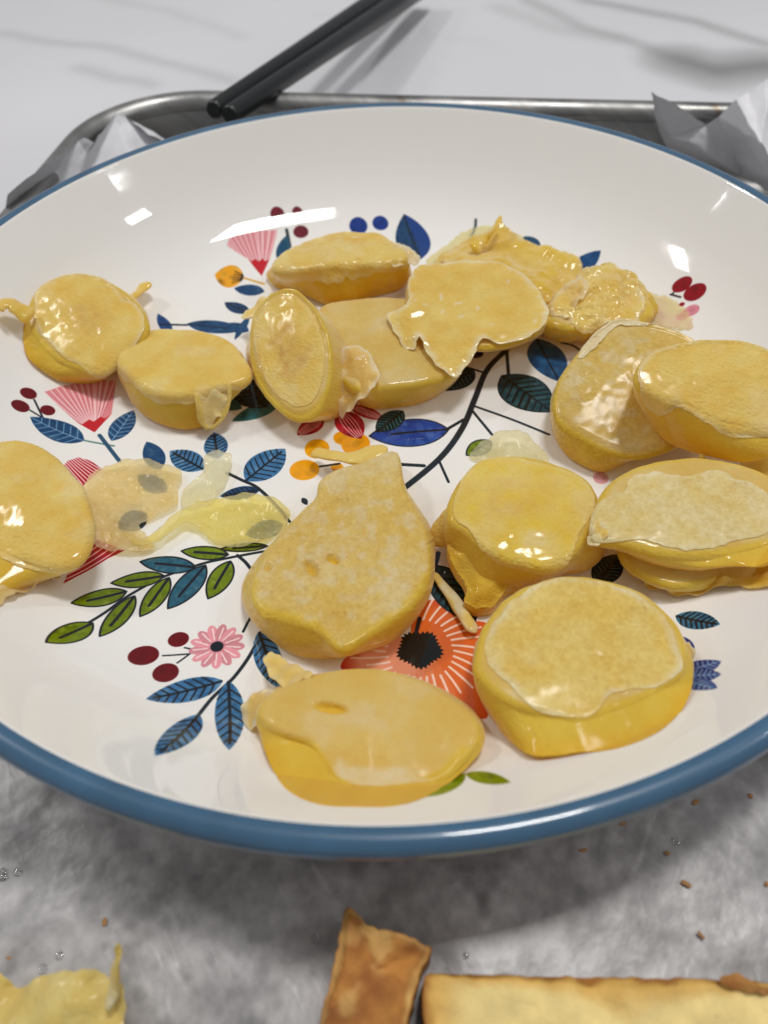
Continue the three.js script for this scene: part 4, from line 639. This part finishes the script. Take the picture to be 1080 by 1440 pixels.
{
  const root = thing('dinner_plate', 'round white ceramic plate with blue rim and painted flowers, holding cheese', 'plate', [0, -38, 0]);
  const greasy = dataTex(512, (u, v) => 0.12 + 0.55 * step(0.12, 0.5, fbm(u * 7, v * 5, 4, 5)) * step(-0.1, 0.35, noise(u * 6, v * 6, 9)));
  const glaze = new THREE.MeshPhysicalMaterial({ map: plateTex, roughness: 0.5, specularIntensity: 0.1, ior: 1.5, clearcoat: 1, clearcoatRoughness: 0.3, clearcoatRoughnessMap: greasy });
  const lip = [[120.75, -0.65], [121.2, -0.4], [121.7, -0.22], [122.4, -0.1], [123.1, -0.2], [123.8, -0.55], [124.4, -1.15], [124.75, -1.9], [124.85, -2.7], [124.75, -3.4]];
  const lathe = (pts, seg = 220) => { const g = new THREE.LatheGeometry(pts.map(([r, y]) => new THREE.Vector2(Math.max(r, 0.001), y)), seg), p = g.attributes.position, uv = g.attributes.uv; for (let i = 0; i < p.count; i++) uv.setXY(i, p.getX(i) / 250 + 0.5, p.getZ(i) / 250 + 0.5); return g; };
  const inner = bowlCurve.filter((_, i) => i % 4 === 0 || i === bowlCurve.length - 1).map((p) => [p.x, p.y]).filter(([r]) => r < 120.2);
  inner.push([120.4, -0.95], [120.75, -0.65]);
  const outer = [[124.75, -3.4], [124.3, -5.2], [122, -9.5], [118.5, -16], [113, -23.5], [106, -29.5], [96, -33.5], [88, -35], [86, -35.6], [85.3, -37.6], [84, -38], [82, -38], [81, -36.4], [78, -35.6], [0, -35.2]];
  part(root, 'bowl', lathe(inner), glaze);
  part(root, 'underside', lathe(outer), new THREE.MeshPhysicalMaterial({ color: new THREE.Color().setRGB(0.78, 0.75, 0.71), roughness: 0.3, clearcoat: 1, clearcoatRoughness: 0.05 }));
  const blue = dataTex(256, (u, v) => { const k = 0.94 + 0.12 * fbm(u * 40, v * 40, 3, 3, 40); return [0.235 * k, 0.405 * k, 0.535 * k]; }, true);
  part(root, 'rim_band', lathe(lip), new THREE.MeshPhysicalMaterial({ map: blue, roughness: 0.3, clearcoat: 1, clearcoatRoughness: 0.06 }), 'glossy blue rim band of the plate');
}

// ------------------------------------------------------------------ the cheese
const CG = 'round pan fried cheese slices on the plate';
function cheeseSlice(key, label, o, skin, skinMaterial = skinMat, bodyMaterial = bodyMat) {
  const s = makeSlice(SLICES[key], o), root = thing('cheese_slice', label, 'cheese slice', s.base, CG);
  root.height = s.height;
  part(root, 'cheese_body', s.body, bodyMaterial);
  if (skin) part(root, 'skin', makeSkin(s, { seed: o.seed + 0.5, ...skin }), skinMaterial);
  return root;
}
let s;
s = cheeseSlice('pale_left', 'tilted round slice at upper left with two curled strands, beside a smaller slice', { seed: 1, rings: 0.7 }, { reach: 1.0, ragged: 0.12, lobes: [[60, 40, 0.2], [-120, 60, 0.1]], brown: 0.5, pucker: 0.35 }, dampSkinMat);
part(s, 'strand', makeStrand(SHEETS.strand_a_left, 5, 2.2), glossMat); part(s, 'strand', makeStrand(SHEETS.strand_a_right, 4, 1.6), glossMat);
s = cheeseSlice('tucked', 'round slice with a curled tube of skin hanging off its front, beside the tilted one', { seed: 2 }, { reach: 1.22, ragged: 0.14, lobes: [[175, 25, 0.15], [20, 25, 0.15], [100, 40, 0.06]], pale: 0.5 });
part(s, 'skin_tube', mergeGeometries([makeStrand(SHEETS.tube, 1.6, 1.2, { color: SKIN }), makeStrand(SHEETS.tube_b, 1.4, 1.2, { color: SKIN }), makeSheet(SHEETS.tube_web, { thick: 0.5, wr: 0.2, ragged: 0.2 })]), skinMat);
s = cheeseSlice('folded', 'slice with a wrinkled folded skin, rearmost of the pile at upper centre', { seed: 3, lump: 0.6, wrinkle: 0.45 }, { reach: 1.3, ragged: 0.2, pucker: 0.6, lobes: [[10, 30, 0.2], [90, 60, 0.1]] }, wetSkinMat, glossMat);
part(s, 'skin_flap', makeSheet(SHEETS.flap_c, { thick: 0.7, wr: 0.6, fr: 2.5, pale: 1, color: WHITE, tone: SKIN, seed: 4 }), flapMat);
s = cheeseSlice('under', 'flat slice lying beneath the draped skin and beside the leaning slice', { seed: 4, faceReach: () => 1.08 }, null, skinMat, glossMat);
s = cheeseSlice('leaning', 'slice tipped up to the left with a brown ringed face, leaning on the flat one', { seed: 5, rings: 1 }, { reach: 0.95, ragged: 0.05, pucker: 0.2, brown: 0.7, pale: 0.25, lift: 0.15 }, dampSkinMat, glossMat);
part(s, 'skin_flap', makeSheet(SHEETS.flap_d, { thick: 0.8, wr: 0.5, dome: 1.2, pale: 0.9, seed: 7 }), flapMat); part(s, 'skin_flap', makeSheet(SHEETS.back_curl, { thick: 1.2, wr: 0.4, onPlate: true }), skinMat);
s = cheeseSlice('draped', 'slice at upper centre with a broad torn skin hanging over its near left side', { seed: 6 }, null);
part(s, 'skin', makeSheet(SHEETS.drape_skin, { thick: 0.8, wr: 0.4, fr: 6, ragged: 0.25, pale: 0.8, band: 1.6, dome: 0.4, seed: 9, tone: AMBER }), wetSkinMat);
s = cheeseSlice('crumpled', 'small crumpled slice with a heavily wrinkled top, beside the red berries', { seed: 7, wrinkle: 1.4, lump: 1.0, fine: 0.3, dome: 1.5 }, { reach: 1.1, ragged: 0.2, pucker: 1.4, lift: 0.6 }, wetSkinMat, glossMat);
part(s, 'skin_flap', makeSheet(SHEETS.ruffle_h, { thick: 1.2, wr: 0.5, fr: 2, fold: 1.4, pale: 0.7, seed: 12 }), flapMat);
s = cheeseSlice('big_right', 'large pitted slice on the right leaning up under the glossy slice', { seed: 8, paint: (x, z, t, a, n) => [WHITE, 0.45 * step(0.0, 0.3, fbm(x / 2.2, z / 2.2, 7, 3)) * step(1.1, 0.9, t)], faceReach: (x, z) => 1.08 }, null, skinMat, pittedMat);
part(s, 'skin', makeSheet(SHEETS.white_i, { onSlice: s.height, thick: 0.6, wr: 0.35, color: WHITE, tone: [0.92, 0.78, 0.48], pale: 0.9, seed: 3 }), skinMat);
s = cheeseSlice('white_faced', 'slice with a mottled whitish face at right edge, below the glossy stacked slice', { seed: 9, face: [0.94, 0.76, 0.28] }, { reach: 0.95, ragged: 0.14, thick: 0.3, lift: 0.3, color: [0.95, 0.85, 0.54], tone: [0.92, 0.76, 0.33], lobes: [[170, 25, 0.2], [-60, 70, -0.3]], pale: 0.7, pucker: 0.1 }, whiteSkinMat, glossMat);
part(s, 'skin_flap', makeSheet(SHEETS.flap_k, { thick: 0.8, wr: 0.3, pale: 0.9 }), skinMat);
s = cheeseSlice('lower_right', 'thin spread slice flattened under the whitish slice at right', { seed: 10, er: 1.5, eb: 1.2 }, null, skinMat, glossMat);
part(s, 'melted_skirt', makeSheet(SHEETS.skirt_k, { thick: 1.0, wr: 0.3, onPlate: true, color: SIDE, tone: DEEP, pale: 0.2 }), glossMat);
s = cheeseSlice('stacked', 'glossy slice stacked on top of others at the right edge, skin draped over it', { seed: 11 }, { reach: 1.18, ragged: 0.10, pucker: 0.3, lobes: [[-150, 60, -0.15], [60, 60, 0.15], [168, 16, 0.3]], lift: 0.6 }, wetSkinMat, glossMat);
part(s, 'strand', makeStrand(SHEETS.drip_j, 1.6, 1.3, { free: true, color: SKIN }), skinMat); part(s, 'melted_skirt', makeSheet(SHEETS.melt_j, { thick: 2.5, wr: 0.5, color: SIDE }), glossMat);
s = cheeseSlice('glossy', 'wet browned slice right of the pear shaped one, melted drip at its front left', { seed: 12, toast: 0.5 }, { reach: 1.05, ragged: 0.08, brown: 0.35, pucker: 0.4, lobes: [[100, 60, 0.25]], lift: 0.3, pale: 0.25, tone: SIDE }, wetSkinMat, glossMat);
part(s, 'strand', makeStrand(SHEETS.strand_l, 4.5, 2, { color: SKIN }), glossMat); part(s, 'melted_drip', makeSheet(SHEETS.melt_l, { thick: 7, edge: 3, wr: 0.15, ragged: 0.1, power: 0.9, color: SIDE, tone: DEEP, pale: 0, dome: 1.6, rim: 3 }), glossMat);
s = cheeseSlice('pear', 'pear shaped slice in the middle with two oval holes and a torn neck', { seed: 13, paint: (x, z, t, a, n) => [WHITE, Math.max(0.7 * step(37, 28, z + n * 5), 0.5 * step(0.0, 0.3, fbm(x / 2.2, z / 2.2, 7, 3))) * step(1.15, 0.95, t)], faceReach: (x, z) => z > 0.5 ? 0.98 : 1.1, lump: 0.35, dents: [[-17.6, 62.2, 2.9, 1.0, 1.05, 1.6], [-12.9, 60.1, 1.9, 1.1, 0.7, 1.5], [-27, 61.3, 1.2, 0.7, 0, 0.9]] }, null, skinMat, pittedMat);
part(s, 'strand', makeStrand(SHEETS.strand_pear, 4.2, 1.6, { color: SKIN, taper: 1.3 }), skinMat);
s = cheeseSlice('front_centre', 'thick slice nearest the front rim with a dent in its smooth top', { seed: 14, paint: (x, z, t, a, n) => [[0.98, 0.90, 0.62], 0.9 * step(0.72, 0.9, t + n * 0.25) * step(1.16, 1.09, t + n * 0.12) * step(44, 62, a + n * 20) * step(132, 118, a + n * 15)], face: [0.93, 0.73, 0.23], dents: [[-12.6, 96.1, 3.6, 1.2, 0.25, 1.3]], lump: 0.4, faceReach: (x, z) => z > 0.3 && x > -0.2 ? 0.95 : 1.1 }, null);
part(s, 'skin_flap', makeSheet(SHEETS.flap_n, { thick: 1.0, wr: 0.4, pale: 0.9 }), flapMat); part(s, 'skin_flap', makeSheet(SHEETS.tip_n, { thick: 2.0, wr: 0.4, color: FACE, pale: 0.3 }), skinMat);
s = cheeseSlice('front_right', 'plump slice at lower right with a pale wrinkled skin cap', { seed: 15 }, { reach: 0.98, ragged: 0.10, lobes: [[110, 40, 0.10], [30, 25, 0.12]], color: [0.95, 0.775, 0.29], tone: [0.93, 0.695, 0.18], pale: 0.9, lift: 0.4 }, whiteSkinMat);
part(s, 'skin_flap', makeSheet(SHEETS.flap_o, { thick: 1.2, wr: 0.6, fold: 0.5, pale: 0.9 }), flapMat);
s = cheeseSlice('left_edge', 'slice cut off by the left edge, its skin sliding over the near side', { seed: 16, dome: 1.4 }, { reach: 1.25, ragged: 0.08, lobes: [[60, 60, 0.12]], pucker: 0.4, lift: 0.3, pale: 0.4 }, wetSkinMat, glossMat);
part(s, 'melted_skirt', makeSheet(SHEETS.skirt_p, { thick: 1.2, wr: 0.3, onPlate: true, pale: 0.5 }), flapMat);

function loose(name, key, label, category, o, mat) {
  const f = SHEETS[key]; let x = 0, z = 0; const n = f.length / 3; for (let i = 0; i < n; i++) { x += f[i * 3] / n; z += f[i * 3 + 2] / n; }
  const g = o.strand ? makeStrand(f, ...o.strand) : makeSheet(f, { onPlate: true, ...o }), m = part(scene, numbered(name), g, mat), y = o.floor ?? bowlY(x, z);
  m.geometry.translate(-x / 1000, -y / 1000, -z / 1000); m.position.set(x / 1000, y / 1000, z / 1000);
  m.userData = { label, category };
  return m;
}
const melt = loose('melted_cheese', 'puddle', 'thick melted yellow cheese spread at the back of the plate, with a pointed peak', 'melted cheese', { thick: 6, edge: 1, wr: 0.9, fold: 0.5, color: FACE, tone: SIDE, pale: 0.3, dome: 0.6, seed: 4 }, glossMat);
part(melt, 'peak', makeStrand(SHEETS.spike_g, 5, 2, { taper: 0.2, color: SIDE, twist: 1.5 }), glossMat);
loose('cheese_film', 'melt_back', 'thin pale cheese film stuck to the plate behind the melted peak', 'cheese film', { thick: 0.4, wr: 0.1, color: FILM, tone: FILM, pale: 0.2, ragged: 0.8 }, filmMat);
loose('cheese_film', 'smear', 'pinkish pale cheese smear beside the red berries at right', 'cheese film', { thick: 0.4, wr: 0.15, color: [0.97, 0.88, 0.80], tone: FILM, pale: 0.4, ragged: 0.8 }, filmMat);
loose('cheese_film', 'film_orange', 'see through orange yellow cheese skin lying flat beside the left edge slice', 'cheese skin', { thick: 0.5, wr: 0.6, fold: 0.9, color: [0.97, 0.88, 0.60], tone: [0.98, 0.92, 0.72], pale: 0.5, seed: 2 }, filmMat);
loose('cheese_film', 'film_flap', 'small grey white upright scrap of cheese skin over the blue leaves', 'cheese skin', { thick: 0.5, wr: 0.5, fold: 0.5, color: [0.96, 0.95, 0.84], tone: FILM, pale: 0.4, seed: 5 }, filmMat);
loose('cheese_film', 'film_long', 'long translucent yellow cheese skin left of the pear shaped slice', 'cheese skin', { thick: 0.6, wr: 0.5, fold: 0.8, color: [0.97, 0.93, 0.60], tone: [0.97, 0.90, 0.46], pale: 0.4, seed: 8 }, filmMat);
loose('cheese_film', 'film_bubble', 'clear bubbly scrap of cheese skin behind the wet browned slice', 'cheese skin', { thick: 0.5, wr: 0.6, color: [0.97, 0.95, 0.80], tone: FILM, pale: 0.3, dome: 1, seed: 6 }, filmMat);
loose('cheese_strand', 'strand_s', 'thin yellow cheese strand over the orange flower between two slices', 'cheese strand', { strand: [2.2, 1.2, { taper: 1.3, color: FILM }] }, skinMat);

// ------------------------------------------------------------------ on the paper in front: bread and a dropped lump of cheese
const breadBump = dataTex(256, (u, v) => 0.5 + 0.4 * fbm(u * 14, v * 14, 3, 4, 14) );
const breadTone = dataTex(256, (u, v) => { const a = fbm(u * 8, v * 8, 2, 5, 8); const k = 0.95 + 0.10 * a; return [k, k - 0.01, k - 0.03]; }, true);
const breadMat = new THREE.MeshPhysicalMaterial({ vertexColors: true, map: breadTone, bumpMap: breadBump, bumpScale: 0.0007, roughness: 0.8 });
const CRUST = [0.36, 0.14, 0.028], CRUMB = [0.95, 0.76, 0.33];
function breadPiece(flat, floorY, colour) {                         // outline at the top, walls down to the paper
  const P = []; for (let i = 0; i < flat.length; i += 3) P.push(new THREE.Vector3(flat[i], flat[i + 1], flat[i + 2]));
  const pts = new THREE.CatmullRomCurve3(P, true, 'centripetal').getPoints(140).slice(0, -1), n = pts.length, pos = [], col = [], idx = [];
  const c = pts.reduce((s, p) => s.addScaledVector(p, 1 / n), new THREE.Vector3()), prof = [];
  for (let k = 0; k <= 22; k++) prof.push([k / 22, 0]);
  prof.push([1.0, 0.8], [1.002, 2]); for (let k = 1; k <= 7; k++) prof.push([1 + 0.004 * Math.sin(k / 7 * 3), -k]);
  let R = 0;
  for (const [q, dn] of prof) { pts.forEach((p) => {
    let x = mix(c.x, p.x, q), z = mix(c.z, p.z, q), d = Math.hypot(p.x - x, p.z - z), edge = q >= 1 ? 0 : d, y = p.y;
    const round = step(0, 2.0, edge); y = mix(p.y, c.y, 1 - q) - (1 - round) * 1.3;
    if (dn > 0) y = p.y - 1.3 - dn * 0.4; if (dn < 0) y = mix(p.y - 2.2, floorY + 0.1, -dn / 7);
    const nn = fbm(x / 3, z / 3, y / 3, 4); y += (dn < 0 ? 0 : 0.55 * nn); x += 0.5 * fbm(x / 2.5, y / 2.5, z, 3); z += 0.5 * fbm(z / 2.5, y / 2.5, x + 9, 3);
    pos.push(x, Math.max(y, floorY + 0.1), z); col.push(...colour(edge + nn * 1.4, q >= 1, x, z));
  }); R++; }
  for (let k = 0; k < R - 1; k++) for (let i = 0; i < n; i++) { const a = k * n + i, b = k * n + (i + 1) % n; if (k) idx.push(a, b, b + n); idx.push(a, b + n, a + n); }
  const l = (R - 1) * n, m = pos.length / 3; pos.push(c.x, floorY + 0.1, c.z); col.push(...CRUST); for (let i = 0; i < n; i++) idx.push(l + i, l + (i + 1) % n, m);
  const g = geom(pos, idx, col, planarUV(pos, 25));
  if (g.attributes.normal.getY(5 * n + 3) < 0) { const ix = g.index.array; for (let i = 0; i < ix.length; i += 3) { const t = ix[i]; ix[i] = ix[i + 1]; ix[i + 1] = t; } g.computeVertexNormals(); }
  return [g, [c.x, floorY, c.z]];
}
{
  const [g, at] = breadPiece(SHEETS.toast, -38, (e, wall) => wall ? lerp3(CRUST, [0.5, 0.24, 0.06], 0.4) : lerp3(lerp3([0.40, 0.17, 0.03], [0.80, 0.50, 0.13], step(0.3, 1.4, e)), CRUMB, step(1.2, 7.5, e)));
  const root = thing('toast_slice', 'pale toasted bread slice with brown crust edge at the bottom right', 'bread', at);
  part(root, 'bread_slice', g, breadMat);
  part(root, 'crust_nub', makeSheet(SHEETS.nub, { thick: 4, edge: 2, wr: 1.0, fr: 2, color: CRUST, tone: [0.5, 0.25, 0.07], pale: 0, dome: 1 }), breadMat, 'dark brown knob on the crust');
  const [g2, at2] = breadPiece(SHEETS.crust, -38, (e, wall, x, z) => lerp3(lerp3([0.55, 0.24, 0.05], [0.32, 0.11, 0.02], clamp(0.5 + 1.5 * fbm(x / 3, z / 3, 3, 5))), [0.78, 0.48, 0.16], wall ? 0.15 : clamp(0.6 * step(1.6, 0.3, e) + 0.7 * step(0.1, 0.4, fbm(x / 5, z / 5, 13, 4)))));
  const r2 = thing('bread_crust', 'torn dark brown bread crust standing left of the toast slice', 'bread', at2);
  part(r2, 'crust', g2, breadMat);
}
{
  const m = loose('cheese_lump', 'blob', 'melted yellow cheese lump with a thin spike on the paper at lower left', 'cheese', { onPlate: false, thick: 9, edge: 6, wr: 1.4, fr: 6, fold: 0.6, color: [0.94, 0.84, 0.42], tone: [0.92, 0.76, 0.26], pale: 0.1, floor: -38 }, bodyMat);
  const f = makeStrand(SHEETS.blob_spike, 6, 1.6, { free: true, taper: 0.12, color: FILM, twist: 1.2 });
  part(m, 'spike', f, skinMat);
}
{
  const f = SHEETS.crumbs, r = rng(8), mat = new THREE.MeshStandardMaterial({ color: new THREE.Color().setRGB(0.42, 0.22, 0.08), roughness: 0.8 });
  let first;
  for (let i = 0; i < f.length; i += 3) {
    let m;
    if (!first) { const g = new THREE.IcosahedronGeometry(0.001, 1), p = g.attributes.position; for (let k = 0; k < p.count; k++) { const q = 1 + 0.35 * noise(p.getX(k) * 1500, p.getY(k) * 1500, p.getZ(k) * 1500); p.setXYZ(k, p.getX(k) * q * 1.3, p.getY(k) * q * 0.5, p.getZ(k) * q * 0.8); } g.computeVertexNormals(); m = first = new THREE.Mesh(g, mat); m.castShadow = true; } else m = first.clone();
    m.name = numbered('bread_crumb'); m.scale.set(0.35 + r() * 0.4, 0.3, 0.3 + r() * 0.35); m.rotation.y = r() * 6; m.position.set(f[i] / 1000, -0.0379, f[i + 2] / 1000);
    m.userData = { label: 'tiny brown bread crumb on the greasy parchment in front of the plate', category: 'crumb', group: 'bread crumbs scattered on the parchment' };
    scene.add(m);
  }
  const d = SHEETS.oil_drops, oil = new THREE.MeshPhysicalMaterial({ color: 0xffffff, transmission: 1, thickness: 0.001, roughness: 0.02, ior: 1.47 }); let drop;
  for (let i = 0; i < d.length; i += 3) {
    let m; if (!drop) { m = drop = new THREE.Mesh(new THREE.SphereGeometry(0.0007, 20, 12).scale(1, 0.3, 1), oil); } else m = drop.clone();
    m.name = numbered('oil_drop'); m.scale.setScalar(0.55 + r() * 0.7); m.position.set(d[i] / 1000, -0.0379, d[i + 2] / 1000);
    m.userData = { label: 'tiny shiny clear oil drop on the parchment in front of the plate', category: 'oil drop', group: 'oil drops on the parchment' };
    scene.add(m);
  }
}
// ------------------------------------------------------------------ chopsticks across the back rim of the tray
{
  const mat = new THREE.MeshPhysicalMaterial({ color: new THREE.Color().setRGB(0.005, 0.008, 0.009), roughness: 0.42, clearcoat: 0.2, clearcoatRoughness: 0.25 });
  const stick = (key, label) => {
    const v = SHEETS[key], a = new THREE.Vector3(v[0], v[1], v[2]), b = new THREE.Vector3(v[3], v[4], v[5]), dir = b.clone().sub(a).normalize(), L = 235;
    const pts = [[0.01, 0], [2.8, 0], [3.2, 0.4], [3.4, 1.2], [3.9, 80], [4.9, 180], [5.2, L - 1], [4.6, L], [0.01, L]].map(([r, y]) => new THREE.Vector2(r, y));
    const g = new THREE.LatheGeometry(pts, 32); g.applyQuaternion(new THREE.Quaternion().setFromUnitVectors(new THREE.Vector3(0, 1, 0), dir)); g.translate(a.x, a.y, a.z);
    const root = thing('chopstick', label, 'chopstick', [a.x, a.y, a.z], 'pair of dark chopsticks');
    part(root, 'shaft', toCreasedNormals(g, 0.6), mat);
  };
  stick('stick_a', 'dark green black chopstick, left one of the pair lying over the tray rim');
  stick('stick_b', 'dark green black chopstick, right one of the pair lying over the tray rim');
}
scene.traverse((o) => { if (o.isMesh) { o.castShadow = true; o.receiveShadow = true; } });
renderer.render(scene, camera);
